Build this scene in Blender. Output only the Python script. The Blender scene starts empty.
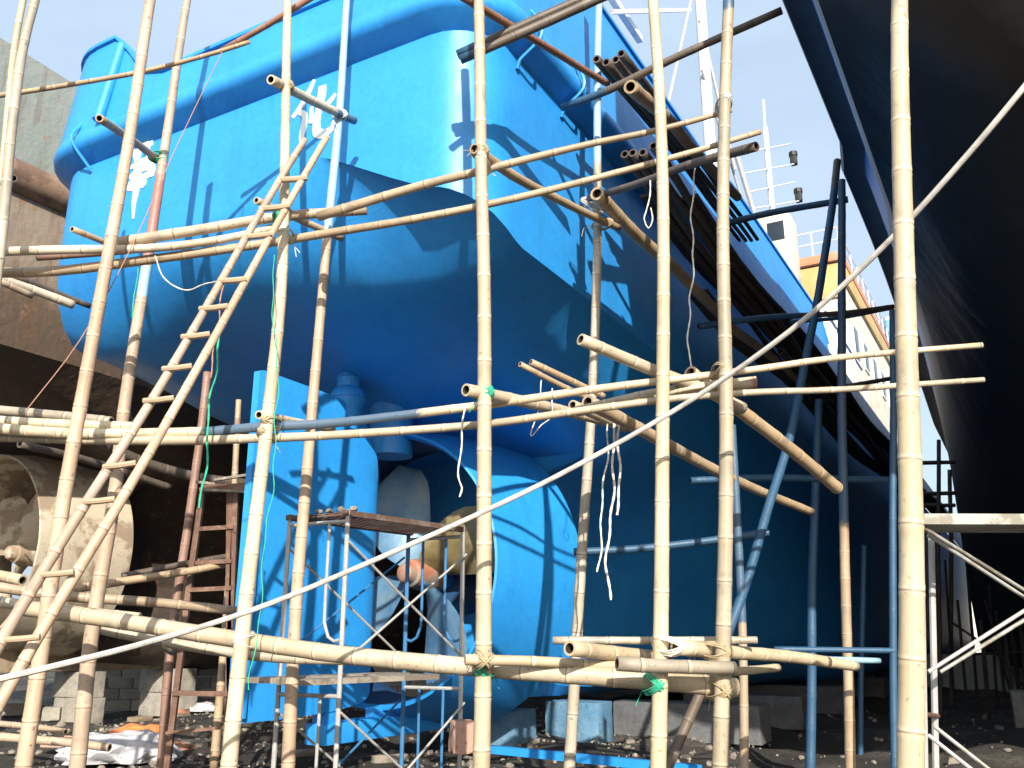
import bpy, bmesh, math, random
from mathutils import Vector, Matrix
random.seed(7)
SC = bpy.context.scene
COL = SC.collection
R = math.radians

# ------------------------------------------------------------------ camera numbers and ship frame
F = 900.0; TH = math.atan(256/900); EYE = 1.6; AZ = R(29.5)
CAM = Vector((0, 0, EYE))
A = Vector((math.sin(AZ), math.cos(AZ), 0)); V = Vector((math.cos(AZ), -math.sin(AZ), 0)); Z = Vector((0, 0, 1))

def ray(x, y):
    X = x-512; U = 384-y
    return Vector((X, F*math.cos(TH)-U*math.sin(TH), F*math.sin(TH)+U*math.cos(TH)))
def at(x, y, Y):
    d = ray(x, y); return CAM + d*(Y/d.y)
O = at(348, 640, 12.4); O.z = 0
def on_v(x, y, v):                      # where the sight line meets the plane v = const of the blue ship
    d = ray(x, y); return CAM + d*((v-(CAM-O).dot(V))/d.dot(V))
def on_u(x, y, u):
    d = ray(x, y); return CAM + d*((u-(CAM-O).dot(A))/d.dot(A))
def on_z(x, y, z):
    d = ray(x, y); return CAM + d*((z-EYE)/d.z)
def W(u, v, z): return O + A*u + V*v + Z*z
def S(p): q = p-O; return Vector((q.dot(V), q.dot(A), q.z))     # ship local x=v, y=u, z
def depth(p):
    q = p-CAM; return q.y*math.cos(TH)+q.z*math.sin(TH)

# ------------------------------------------------------------------ materials
def mat(name, build=None, color=None, rough=.5, metal=0.0):
    m = bpy.data.materials.new(name); m.use_nodes = True
    nt = m.node_tree; b = nt.nodes['Principled BSDF']
    b.inputs['Roughness'].default_value = rough; b.inputs['Metallic'].default_value = metal
    if color: b.inputs['Base Color'].default_value = (*color, 1)
    if build: build(nt, b)
    return m
def N(nt, t, **kw):
    n = nt.nodes.new(t)
    for k, v in kw.items():
        if k in n.inputs: n.inputs[k].default_value = v
        else: setattr(n, k, v)
    return n
def L(nt, a, b): nt.links.new(a, b)
def ramp(nt, fac, stops):
    r = nt.nodes.new('ShaderNodeValToRGB'); e = r.color_ramp.elements
    while len(e) < len(stops): e.new(.5)
    for i, (p, c) in enumerate(stops): e[i].position = p; e[i].color = (*c, 1) if len(c) == 3 else c
    L(nt, fac, r.inputs['Fac']); return r.outputs['Color']
def mix(nt, fac, a, b, mode='MIX'):
    m = nt.nodes.new('ShaderNodeMix'); m.data_type = 'RGBA'; m.blend_type = mode
    if isinstance(fac, (int, float)): m.inputs[0].default_value = fac
    else: L(nt, fac, m.inputs[0])
    for s, x in ((6, a), (7, b)):
        if isinstance(x, tuple): m.inputs[s].default_value = (*x, 1)
        else: L(nt, x, m.inputs[s])
    return m.outputs[2]
def noise(nt, scale, detail=4, vec=None, rough=.55):
    n = N(nt, 'ShaderNodeTexNoise', Scale=scale, Detail=detail, Roughness=rough)
    if vec is not None: L(nt, vec, n.inputs['Vector'])
    return n.outputs['Fac']
def objvec(nt, scale=(1, 1, 1)):
    t = nt.nodes.new('ShaderNodeTexCoord'); mp = nt.nodes.new('ShaderNodeMapping'); mp.inputs['Scale'].default_value = scale
    L(nt, t.outputs['Object'], mp.inputs['Vector']); return mp.outputs['Vector']
def bump(nt, b, h, strength=.3, dist=.02):
    n = N(nt, 'ShaderNodeBump', Strength=strength, Distance=dist); L(nt, h, n.inputs['Height']); L(nt, n.outputs['Normal'], b.inputs['Normal'])
def math_(nt, op, a, b=None):
    m = nt.nodes.new('ShaderNodeMath'); m.operation = op
    for i, x in enumerate((a, b)):
        if x is None: continue
        if isinstance(x, (int, float)): m.inputs[i].default_value = x
        else: L(nt, x, m.inputs[i])
    return m.outputs[0]

def paint(name, c, c2, rough=.38, scuff=(.25, .22, .2), scuff_amt=.0, seams=True, wear_scale=1.3):
    def f(nt, b):
        v = objvec(nt)
        base = ramp(nt, noise(nt, .7, 5, v), [(.3, c), (.7, c2)])
        fine = noise(nt, 14, 6, v)
        base = mix(nt, .12, base, ramp(nt, fine, [(.35, tuple(x*.6 for x in c)), (.65, tuple(min(1, x*1.35) for x in c2))]))
        streak = noise(nt, 1, 5, objvec(nt, (3.2, 3.2, .22)))
        base = mix(nt, ramp(nt, streak, [(.56, (0, 0, 0)), (.76, (.32, .32, .32))]), base, tuple(x*.55+.01 for x in c))
        if scuff_amt:
            sc = ramp(nt, noise(nt, wear_scale, 8, v, .68), [(.62-scuff_amt*.2, (0, 0, 0)), (.68-scuff_amt*.2, (scuff_amt,)*3)])
            base = mix(nt, sc, base, scuff)
        L(nt, base, b.inputs['Base Color'])
        r = nt.nodes.new('ShaderNodeMapRange'); r.inputs['To Min'].default_value = rough-.08; r.inputs['To Max'].default_value = rough+.18
        L(nt, noise(nt, 3, 5, v), r.inputs['Value']); L(nt, r.outputs[0], b.inputs['Roughness'])
        big = noise(nt, 1.1, 2, v); h = math_(nt, 'ADD', math_(nt, 'MULTIPLY', big, 1.0), math_(nt, 'MULTIPLY', fine, .06))
        if seams:
            sx = nt.nodes.new('ShaderNodeSeparateXYZ'); L(nt, v, sx.inputs[0])
            for out, per in ((1, 2.4), (2, 1.55)):
                fr = math_(nt, 'FRACT', math_(nt, 'DIVIDE', math_(nt, 'ADD', sx.outputs[out], 50.37), per))
                ln = math_(nt, 'LESS_THAN', math_(nt, 'ABSOLUTE', math_(nt, 'SUBTRACT', fr, .5)), .006)
                h = math_(nt, 'ADD', h, math_(nt, 'MULTIPLY', ln, .3))
        bump(nt, b, h, .45, .05)
    return mat(name, f, rough=rough)

M = {}
M['hull_blue'] = paint('hull_blue_paint', (.022, .265, .71), (.034, .325, .80), .40)
M['gear_blue'] = paint('stern_gear_blue_paint', (.020, .27, .71), (.030, .32, .80), .42, seams=False)
M['hull_lower_blue'] = M['hull_blue']
M['nozzle_in'] = paint('nozzle_inner_shade_blue', (.012, .05, .13), (.02, .07, .17), .5, seams=False)  # darker blue paints in the shade inside the nozzle
M['deck'] = paint('deck_primer', (.05, .08, .1), (.10, .05, .04), .7, seams=False)
M['white_paint'] = paint('white_ship_paint', (.72, .72, .70), (.80, .80, .79), .4, scuff=(.35, .2, .1), scuff_amt=.35, seams=False)
M['house_wall'] = paint('cream_house_paint', (.58, .53, .42), (.66, .61, .50), .5, scuff=(.36, .2, .1), scuff_amt=.4, seams=False)
M['ochre'] = paint('ochre_paint', (.44, .30, .10), (.54, .38, .15), .5, seams=False)
M['orange'] = paint('orange_paint', (.50, .20, .10), (.58, .26, .13), .5, seams=False)
M['pale_blue'] = paint('pale_blue_paint', (.18, .42, .68), (.25, .5, .74), .5, seams=False)
M['grey_strip'] = paint('pale_grey_hull_paint', (.45, .5, .55), (.55, .6, .64), .5, scuff=(.3, .16, .09), scuff_amt=.3)
M['glass'] = mat('dark_window_glass', color=(.02, .03, .04), rough=.08)
M['white_letter'] = mat('white_lettering_paint', color=(.86, .87, .88), rough=.5)
M['black'] = mat('black_rubber', color=(.015, .015, .016), rough=.6)

def f_third(nt, b):
    g = nt.nodes.new('ShaderNodeTexCoord'); sx = nt.nodes.new('ShaderNodeSeparateXYZ'); L(nt, g.outputs['Object'], sx.inputs[0])
    v = objvec(nt); wob = math_(nt, 'MULTIPLY', math_(nt, 'SUBTRACT', noise(nt, .9, 5, v), .5), 1.6)
    z = math_(nt, 'ADD', sx.outputs[2], wob)
    zz = math_(nt, 'DIVIDE', z, 12.0)
    base = ramp(nt, zz, [(.0, (.07, .055, .042)), (.30, (.05, .036, .026)), (.50, (.075, .052, .036)), (.585, (.11, .075, .05)), (.64, (.25, .20, .15)), (.77, (.27, .22, .165)), (.79, (.21, .24, .215)), (.95, (.24, .265, .24))])
    st = noise(nt, 1, 7, objvec(nt, (2.5, 2.5, .35)), .65)
    base = mix(nt, ramp(nt, st, [(.52, (0, 0, 0)), (.66, (.75, .75, .75))]), base, (.12, .06, .03))
    base = mix(nt, ramp(nt, noise(nt, 3.2, 8, v, .7), [(.58, (0, 0, 0)), (.66, (.6, .6, .6))]), base, (.32, .16, .08))
    L(nt, base, b.inputs['Base Color']); bump(nt, b, noise(nt, 5, 8, v), .5, .05)
M['third'] = mat('weathered_brown_grey_hull', f_third, rough=.7)
def f_right(nt, b):
    g = nt.nodes.new('ShaderNodeTexCoord'); sx = nt.nodes.new('ShaderNodeSeparateXYZ'); L(nt, g.outputs['Object'], sx.inputs[0])
    v = objvec(nt)
    z = math_(nt, 'ADD', sx.outputs[2], math_(nt, 'MULTIPLY', math_(nt, 'SUBTRACT', noise(nt, 2, 5, v), .5), .12))
    base = ramp(nt, math_(nt, 'DIVIDE', z, 10.8), [(.79, (.018, .015, .013)), (.805, (.012, .13, .40))])
    base = mix(nt, ramp(nt, noise(nt, 1.2, 7, v, .65), [(.55, (0, 0, 0)), (.7, (.45, .45, .45))]), base, (.05, .04, .032))
    L(nt, base, b.inputs['Base Color']); sx2 = nt.nodes.new('ShaderNodeSeparateXYZ'); L(nt, v, sx2.inputs[0]); h = noise(nt, .8, 4, v)
    for out, per in ((1, 2.2), (2, 1.3), (0, 1.7)):
        ln = math_(nt, 'LESS_THAN', math_(nt, 'ABSOLUTE', math_(nt, 'SUBTRACT', math_(nt, 'FRACT', math_(nt, 'DIVIDE', math_(nt, 'ADD', sx2.outputs[out], 50.2), per)), .5)), .008)
        h = math_(nt, 'ADD', h, math_(nt, 'MULTIPLY', ln, .25))
    bump(nt, b, h, .6, .08)
M['right'] = mat('black_blue_hull_paint', f_right, rough=.5)
M['rim'] = paint('brown_rim_paint', (.05, .03, .028), (.07, .045, .04), .6, seams=False)
M['rust_pipe'] = paint('rusty_fender_brown', (.13, .075, .05), (.19, .115, .08), .65, scuff=(.3, .2, .13), scuff_amt=.6, seams=False)
M['old_nozzle'] = paint('bare_grey_beige_primer', (.44, .38, .28), (.55, .48, .37), .75, scuff=(.2, .13, .08), scuff_amt=.7, seams=False)
M['old_keel'] = paint('muddy_beige_keel', (.24, .18, .12), (.33, .26, .17), .8, scuff=(.1, .07, .05), scuff_amt=.6, seams=False)
def f_prop(c1, c2, c3):
    def f(nt, b):
        v = objvec(nt)
        base = ramp(nt, noise(nt, 2.2, 7, v, .65), [(.3, c1), (.55, c2), (.75, c3)])
        L(nt, base, b.inputs['Base Color']); bump(nt, b, noise(nt, 9, 6, v), .35, .02)
    return f
M['blade_blue'] = mat('blade_blue_grey', f_prop((.05, .15, .30), (.13, .25, .37), (.24, .30, .33)), rough=.45, metal=.1)
M['blade_bronze'] = mat('blade_bronze', f_prop((.16, .12, .05), (.30, .24, .12), (.36, .36, .30)), rough=.45, metal=.25)
M['hub'] = mat('hub_orange_rust', f_prop((.45, .09, .03), (.28, .22, .17), (.22, .25, .26)), rough=.6)

def bamboo_mat(name, light, dark, ring, tint=1.0):
    def f(nt, b):
        uv = nt.nodes.new('ShaderNodeUVMap'); sx = nt.nodes.new('ShaderNodeSeparateXYZ'); L(nt, uv.outputs[0], sx.inputs[0])
        oi = nt.nodes.new('ShaderNodeObjectInfo')
        v = objvec(nt)
        base = ramp(nt, noise(nt, 1.7, 6, v, .6), [(.28, dark), (.62, light)])
        # hue and value differ from pole to pole
        hs = nt.nodes.new('ShaderNodeHueSaturation'); L(nt, base, hs.inputs['Color'])
        mr = nt.nodes.new('ShaderNodeMapRange'); mr.inputs['To Min'].default_value = .7; mr.inputs['To Max'].default_value = 1.12; L(nt, oi.outputs['Random'], mr.inputs['Value']); L(nt, mr.outputs[0], hs.inputs['Value'])
        mr2 = nt.nodes.new('ShaderNodeMapRange'); mr2.inputs['To Min'].default_value = .75; mr2.inputs['To Max'].default_value = 1.15
        L(nt, math_(nt, 'FRACT', math_(nt, 'MULTIPLY', oi.outputs['Random'], 7.3)), mr2.inputs['Value']); L(nt, mr2.outputs[0], hs.inputs['Saturation'])
        base = hs.outputs['Color']
        seg = nt.nodes.new('ShaderNodeTexWhiteNoise'); seg.noise_dimensions = '2D'
        cv = nt.nodes.new('ShaderNodeCombineXYZ'); L(nt, math_(nt, 'FLOOR', sx.outputs[1]), cv.inputs[0]); L(nt, oi.outputs['Random'], cv.inputs[1]); L(nt, cv.outputs[0], seg.inputs['Vector'])
        base = mix(nt, math_(nt, 'MULTIPLY', seg.outputs['Value'], .55), base, dark)
        # lengthwise fibres
        cf = nt.nodes.new('ShaderNodeCombineXYZ'); L(nt, math_(nt, 'MULTIPLY', sx.outputs[0], 26), cf.inputs[0]); L(nt, math_(nt, 'MULTIPLY', sx.outputs[1], .9), cf.inputs[1]); L(nt, oi.outputs['Random'], cf.inputs[2])
        base = mix(nt, ramp(nt, noise(nt, 1, 4, cf.outputs[0]), [(.52, (0, 0, 0)), (.72, (.38, .38, .38))]), base, tuple(x*.5 for x in dark))
        # dirt specks and scabs
        base = mix(nt, ramp(nt, noise(nt, 22, 4, v, .6), [(.62, (0, 0, 0)), (.70, (.75, .75, .75))]), base, ring)
        base = mix(nt, ramp(nt, noise(nt, 4.2, 7, v, .7), [(.54, (0, 0, 0)), (.70, (.7, .7, .7))]), base, tuple((x*.35+.10) for x in dark))
        fr = math_(nt, 'FRACT', math_(nt, 'ADD', sx.outputs[1], .5))
        d = math_(nt, 'ABSOLUTE', math_(nt, 'SUBTRACT', fr, .5))
        base = mix(nt, ramp(nt, d, [(.0, (.95, .95, .95)), (.014, (.65, .65, .65)), (.03, (0, 0, 0))]), base, ring)
        base = mix(nt, ramp(nt, math_(nt, 'SUBTRACT', math_(nt, 'FRACT', sx.outputs[1]), 0), [(.03, (.5, .5, .5)), (.10, (0, 0, 0))]), base, tuple(min(1, x*1.25) for x in light))
        for nm, c in (('paint_blue', (.02, .09, .18)), ('paint_red', (.40, .15, .12)), ('paint_sky', (.30, .52, .66))):
            at_ = nt.nodes.new('ShaderNodeAttribute'); at_.attribute_name = nm
            fac = math_(nt, 'ADD', math_(nt, 'MULTIPLY', at_.outputs['Fac'], 1.25), math_(nt, 'MULTIPLY', math_(nt, 'SUBTRACT', noise(nt, 9, 7, v, .75), .5), 2.4))
            base = mix(nt, ramp(nt, fac, [(.4, (0, 0, 0)), (.75, (.88, .88, .88))]), base, c)
        L(nt, base, b.inputs['Base Color']); bump(nt, b, noise(nt, 30, 4, v), .25, .006)
    return mat(name, f, rough=.5)
M['bamboo'] = bamboo_mat('dry_pale_bamboo', (.64, .55, .40), (.46, .36, .23), (.20, .13, .08))
M['bamboo_pink'] = bamboo_mat('pinkish_bamboo', (.57, .43, .31), (.38, .26, .17), (.14, .08, .055))
M['bamboo_old'] = bamboo_mat('greyed_bamboo', (.50, .43, .32), (.29, .24, .17), (.10, .07, .05))
M['bamboo_tan'] = bamboo_mat('tan_bamboo', (.50, .39, .26), (.33, .23, .14), (.12, .08, .05))
M['bamboo_dark'] = bamboo_mat('weathered_shaded_bamboo', (.15, .115, .085), (.08, .06, .045), (.03, .022, .017))  # weathered grey; also paints in shade on walkway and hull-side poles
M['bamboo_red'] = bamboo_mat('reddish_brown_bamboo', (.36, .19, .13), (.22, .11, .07), (.08, .05, .03))
M['bamboo_in'] = mat('bamboo_hollow', color=(.035, .022, .013), rough=.9)
def metal_mat(name, c, rust, amt, rough=.5, metal=.4):
    def f(nt, b):
        v = objvec(nt)
        k = ramp(nt, noise(nt, 4, 8, v, .7), [(.62-amt*.3, (0, 0, 0)), (.70-amt*.3, (.9, .9, .9))])
        base = mix(nt, k, ramp(nt, noise(nt, 11, 5, v), [(.3, tuple(x*.75 for x in c)), (.7, c)]), rust)
        L(nt, base, b.inputs['Base Color']); bump(nt, b, noise(nt, 40, 5, v), .3, .004)
    return mat(name, f, rough=rough, metal=metal)
M['steel'] = metal_mat('galvanised_tube', (.44, .43, .41), (.30, .19, .14), .02, metal=.05)
M['steel_blue'] = metal_mat('blue_painted_tube', (.05, .20, .42), (.16, .12, .10), .05, metal=.1)
M['rust'] = metal_mat('rusty_angle_iron', (.22, .13, .09), (.12, .06, .04), .6, .75, .1)
M['mesh_board'] = metal_mat('rusty_mesh_board', (.20, .15, .12), (.11, .06, .045), .6, .8, .1)
M['plank'] = metal_mat('grey_timber_plank', (.36, .32, .26), (.17, .14, .11), .5, .8, 0)
M['alu'] = metal_mat('pale_alloy_plank', (.42, .41, .37), (.20, .18, .14), .5, .5, .2)
M['rope_white'] = mat('white_rope', color=(.70, .66, .58), rough=.9)
M['rope_grey'] = metal_mat('grey_white_hose', (.58, .55, .50), (.36, .33, .29), .4, .6, 0)
M['rope_straw'] = mat('straw_rope', color=(.42, .33, .20), rough=.9)
M['rope_green'] = mat('green_twine', color=(.03, .40, .24), rough=.8)
M['rope_pink'] = mat('faded_brown_line', color=(.38, .20, .15), rough=.8)
def f_ground(nt, b):
    v = objvec(nt)
    base = ramp(nt, noise(nt, .35, 8, v, .65), [(.32, (.028, .025, .023)), (.5, (.055, .049, .042)), (.68, (.19, .17, .135))])
    base = mix(nt, ramp(nt, noise(nt, 9, 8, v, .75), [(.5, (0, 0, 0)), (.66, (.85, .85, .85))]), base, (.022, .021, .02))
    base = mix(nt, ramp(nt, noise(nt, 26, 5, v, .7), [(.62, (0, 0, 0)), (.68, (.9, .9, .9))]), base, (.33, .30, .25))
    L(nt, base, b.inputs['Base Color']); bump(nt, b, math_(nt, 'ADD', noise(nt, 3, 8, v, .7), math_(nt, 'MULTIPLY', noise(nt, 24, 6, v, .7), .5)), 1.0, .12)
M['ground'] = mat('slag_ground', f_ground, rough=.85)
def stone(name, c, c2): 
    def f(nt, b):
        v = objvec(nt); base = ramp(nt, noise(nt, 3, 8, v, .7), [(.3, c), (.7, c2)])
        base = mix(nt, ramp(nt, noise(nt, 15, 6, v, .7), [(.58, (0, 0, 0)), (.66, (.7, .7, .7))]), base, tuple(x*.45 for x in c))
        L(nt, base, b.inputs['Base Color']); bump(nt, b, noise(nt, 14, 8, v, .7), .6, .03)
    return mat(name, f, rough=.9)
M['concrete'] = stone('concrete_block', (.24, .22, .19), (.40, .37, .31))
M['concrete_dark'] = stone('dark_grey_concrete', (.08, .085, .09), (.15, .155, .16))
M['concrete_blue'] = stone('blue_stained_concrete', (.05, .17, .32), (.16, .28, .38))
M['brickred'] = stone('red_brick', (.34, .15, .09), (.45, .22, .14))
M['rubble'] = stone('rubble', (.14, .12, .10), (.36, .32, .26))
M['prop_wood'] = stone('dark_prop_wood', (.03, .025, .02), (.07, .055, .045))
M['sack'] = stone('dirty_white_plastic', (.36, .36, .38), (.60, .60, .63))
M['rag'] = mat('orange_rag', color=(.68, .20, .06), rough=.8)
M['board'] = stone('faded_pink_board', (.36, .22, .17), (.46, .30, .23))
M['yellow'] = mat('yellow_print', color=(.75, .6, .05), rough=.6)
M['blueprint'] = mat('blue_print', color=(.05, .12, .5), rough=.6)
M['wall_far'] = stone('pale_far_wall', (.55, .52, .46), (.68, .66, .6))

# ------------------------------------------------------------------ object helpers
def link(name, me, m, parent=None):
    o = bpy.data.objects.new(name, me); COL.objects.link(o)
    for x in (m if isinstance(m, (list, tuple)) else [m]): me.materials.append(x)
    if parent: o.parent = parent
    return o
def tag(o, label=None, cat=None, group=None, kind=None):
    if label: o['label'] = label
    if cat: o['category'] = cat
    if group: o['group'] = group
    if kind: o['kind'] = kind
    return o
def empty(name, loc=(0, 0, 0), rz=0.0):
    o = bpy.data.objects.new(name, None); COL.objects.link(o); o.location = loc; o.rotation_euler = (0, 0, rz); o.empty_display_size = .3; return o
def done(bm, name, m, parent=None, smooth=True, angle=35):
    bmesh.ops.recalc_face_normals(bm, faces=bm.faces)
    me = bpy.data.meshes.new(name); bm.to_mesh(me); bm.free()
    if smooth:
        me.shade_smooth(); me.set_sharp_from_angle(angle=R(angle))
    return link(name, me, m, parent)
def add_box(bm, c, s, rot=None, bev=0.0):
    r = bmesh.ops.create_cube(bm, size=1); vs = r['verts']
    bmesh.ops.scale(bm, verts=vs, vec=s)
    if bev:
        es = list({e for v in vs for e in v.link_edges})
        rr = bmesh.ops.bevel(bm, geom=es, offset=bev, segments=2, affect='EDGES', profile=.6); vs = [v for v in rr['verts']] + [v for v in vs if v.is_valid]
        vs = list(set(vs))
    mtx = Matrix.Translation(c) @ (rot.to_4x4() if rot else Matrix())
    bmesh.ops.transform(bm, matrix=mtx, verts=vs)
    return vs
def frame_of(d):
    d = d.normalized(); up = Vector((0, 0, 1)) if abs(d.z) < .9 else Vector((1, 0, 0))
    x = d.cross(up).normalized(); y = x.cross(d).normalized(); return x, y
def add_tube(bm, pts, r, n=8, cap=True, rads=None):
    rings = []
    for i, p in enumerate(pts):
        d = (pts[min(i+1, len(pts)-1)]-pts[max(i-1, 0)])
        x, y = frame_of(d)
        if i and rings:
            # keep the frame from flipping
            px = (rings[-1][0].co-pts[i-1]); px = (px-d.normalized()*px.dot(d.normalized()))
            if px.length > 1e-6: x = px.normalized(); y = x.cross(d.normalized())
        rr = rads[i] if rads else r
        rings.append([bm.verts.new(p+(x*math.cos(k*2*math.pi/n)+y*math.sin(k*2*math.pi/n))*rr) for k in range(n)])
    for a, b in zip(rings, rings[1:]):
        for k in range(n): bm.faces.new((a[k], a[(k+1) % n], b[(k+1) % n], b[k]))
    if cap: bm.faces.new(rings[0][::-1]); bm.faces.new(rings[-1])
    return rings
def beam(bm, p, q, w, h=None):                       # square bar between two points
    h = h or w; d = q-p; x, y = frame_of(d)
    a = [bm.verts.new(e+x*sx*w/2+y*sy*h/2) for e in (p, q) for sx, sy in ((-1, -1), (1, -1), (1, 1), (-1, 1))]
    for k in range(4): bm.faces.new((a[k], a[(k+1) % 4], a[4+(k+1) % 4], a[4+k]))
    bm.faces.new(a[:4][::-1]); bm.faces.new(a[4:])
def lathe(bm, prof, axis_o, ax, n=48, closed=False):
    x, y = frame_of(ax); ax = ax.normalized(); rings = []
    for (t, r) in prof:
        rings.append([bm.verts.new(axis_o+ax*t+(x*math.cos(k*2*math.pi/n)+y*math.sin(k*2*math.pi/n))*max(r, .001)) for k in range(n)])
    pr = list(zip(rings, rings[1:]))
    if closed: pr.append((rings[-1], rings[0]))
    for a, b in pr:
        for k in range(n): bm.faces.new((a[k], a[(k+1) % n], b[(k+1) % n], b[k]))
    if not closed:
        bm.faces.new(rings[0][::-1]); bm.faces.new(rings[-1])
def spline(pts, step=.12):
    if len(pts) == 2:
        n = max(2, int((pts[1]-pts[0]).length/step)); return [pts[0].lerp(pts[1], i/n) for i in range(n+1)]
    P = [pts[0]*2-pts[1]]+list(pts)+[pts[-1]*2-pts[-2]]; out = []
    for i in range(1, len(P)-2):
        a, b, c, d = P[i-1:i+3]; n = max(1, int((c-b).length/step))
        for k in range(n):
            t = k/n; out.append(.5*((2*b)+(c-a)*t+(2*a-5*b+4*c-d)*t*t+(3*b-a-3*c+d)*t**3))
    out.append(P[-2]); return out

# ------------------------------------------------------------------ bamboo poles
AX = []
def pole_mesh(pts, r0, r1, paints=None, spacing=.34, n=12, seed=0):
    """one bamboo culm: swollen nodes, slight wander, hollow sawn ends"""
    rnd = random.Random(seed); sp = spline(pts, .17)
    D = [0]
    for a, b in zip(sp, sp[1:]): D.append(D[-1]+(b-a).length)
    T = D[-1]; spacing = max(.2, spacing*rnd.uniform(.85, 1.2)); off = rnd.uniform(.2, .8)*spacing
    stops = set([0.0, T])
    k = off
    while k < T-.03:
        for e in (-.035, -.012, 0, .014, .04):
            if 0 < k+e < T: stops.add(k+e)
        if 0 < k+spacing/2 < T: stops.add(k+spacing/2)
        k += spacing
    stops = sorted(stops); ph = [rnd.uniform(0, 6.28) for _ in range(4)]
    def pos(s):
        i = 0
        lo, hi = 0, len(D)-2
        while lo < hi:
            m = (lo+hi+1)//2
            if D[m] <= s: lo = m
            else: hi = m-1
        t = (s-D[lo])/max(1e-6, D[lo+1]-D[lo]); return sp[lo].lerp(sp[lo+1], t)
    bm = bmesh.new(); uvl = bm.loops.layers.uv.new('UVMap'); rings = []; info = []; fx = None
    amp = min(r0, r1)*.30*min(1, T/3)
    for s in stops:
        p = pos(s); d = pos(min(T, s+.08))-pos(max(0, s-.08)); x, y = frame_of(d)
        if fx is not None:
            dn = d.normalized(); x = (fx-dn*fx.dot(dn)).normalized(); y = x.cross(dn).normalized()
        fx = x
        f = s/T; r = r0+(r1-r0)*f
        near = abs(((s-off+spacing/2) % spacing)-spacing/2)
        if near < .005: r *= .985
        elif near < .02: r *= 1.045
        elif near < .05: r *= 1.0
        else: r *= .985
        p = p + (x*math.sin(s*1.3+ph[0])+y*math.sin(s*1.1+ph[1]))*amp + (x*math.sin(s*2.9+ph[2]))*amp*.4
        ring = [bm.verts.new(p+(x*math.cos(a*2*math.pi/n)+y*math.sin(a*2*math.pi/n))*r) for a in range(n)]
        rings.append(ring); info.append(((s-off)/spacing, f, p, d.normalized(), r))
    for (a, ia), (b, ib) in zip(zip(rings, info), zip(rings[1:], info[1:])):
        for j in range(n):
            fc = bm.faces.new((a[j], a[(j+1) % n], b[(j+1) % n], b[j])); fc.smooth = True
            for lp, (uu, vv) in zip(fc.loops, ((j/n, ia[0]), ((j+1)/n, ia[0]), ((j+1)/n, ib[0]), (j/n, ib[0]))): lp[uvl].uv = (uu, vv)
    for ring, inf, sgn in ((rings[0], info[0], 1), (rings[-1], info[-1], -1)):
        p, d, r = inf[2], inf[3]*sgn, inf[4]
        inner = [bm.verts.new(p+(v.co-p)*.68) for v in ring]; deep = [bm.verts.new(p+(v.co-p)*.64+d*min(.14, r*3)) for v in ring]
        for j in range(n):
            f1 = bm.faces.new((ring[j], ring[(j+1) % n], inner[(j+1) % n], inner[j]))
            for lp in f1.loops: lp[uvl].uv = (.3, inf[0] + .3)
            f2 = bm.faces.new((inner[j], inner[(j+1) % n], deep[(j+1) % n], deep[j])); f2.material_index = 1
        f3 = bm.faces.new(deep); f3.material_index = 1
    bmesh.ops.recalc_face_normals(bm, faces=bm.faces)
    me = bpy.data.meshes.new('bamboo_pole'); bm.to_mesh(me); bm.free()
    if paints:
        for nm, f0, f1 in paints:
            a = me.attributes.new(nm, 'FLOAT', 'POINT')
            # every vertex takes the paint of its place along the pole
            fr = []
            for inf in info: fr += [inf[1]]*n
            for i in range(len(me.vertices)):
                s = fr[i] if i < len(fr) else (0.0 if i < len(fr)+2*n else 1.0)
                e = .015
                a.data[i].value = max(0.0, min(1.0, min((s-f0)/e+.5, (f1-s)/e+.5)))
    return me
NP = [0]
def bam(label, pts, w0, w1=None, kind='bamboo', group='bamboo scaffold standards', paints=None, name='bamboo_pole', cat='bamboo pole', n=12, spacing=.34):
    P = [p if isinstance(p, Vector) else at(*p) for p in pts]
    w1 = w1 or w0; NP[0] += 1
    r0 = w0*.56*depth(P[0])/F; r1 = w1*.56*depth(P[-1])/F
    L0 = sum((b-a).length for a, b in zip(P, P[1:])); e0 = e1 = 0
    raw = pts if not isinstance(pts[0], Vector) else None
    if raw:                                             # poles go on beyond the frame: down to the ground, up or sideways
        def ext(p, q, l): return p+(p-q).normalized()*l
        if raw[0][1] >= 795 or raw[0][:2] in ((-22, 420), (-14, 330)):
            d = (P[0]-P[1]).normalized()
            if d.z < -.3 and P[0].z > -.1:
                e0 = (P[0].z+.12)/-d.z; P.insert(0, P[0]+d*e0)
        elif raw[0][0] <= -15: e0 = .9; P.insert(0, ext(P[0], P[1], e0))
        if raw[-1][1] <= -10 and group == 'bamboo scaffold standards': e1 = .9; P.append(ext(P[-1], P[-2], e1))
    if paints and (e0 or e1): paints = [(nm, (f0*L0+e0)/(L0+e0+e1), (f1*L0+e0)/(L0+e0+e1)) for nm, f0, f1 in paints]
    # the object's origin sits at the pole's lower end
    base = min((P[0], P[-1]), key=lambda p: p.z).copy()
    me = pole_mesh([p-base for p in P], r0, r1, paints, seed=NP[0], n=n, spacing=spacing)
    o = link(name, me, [M[kind], M['bamboo_in']]); o.location = base
    AX.append((label, spline(P, .05), r0, r1))
    return tag(o, label, cat, group)
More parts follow.
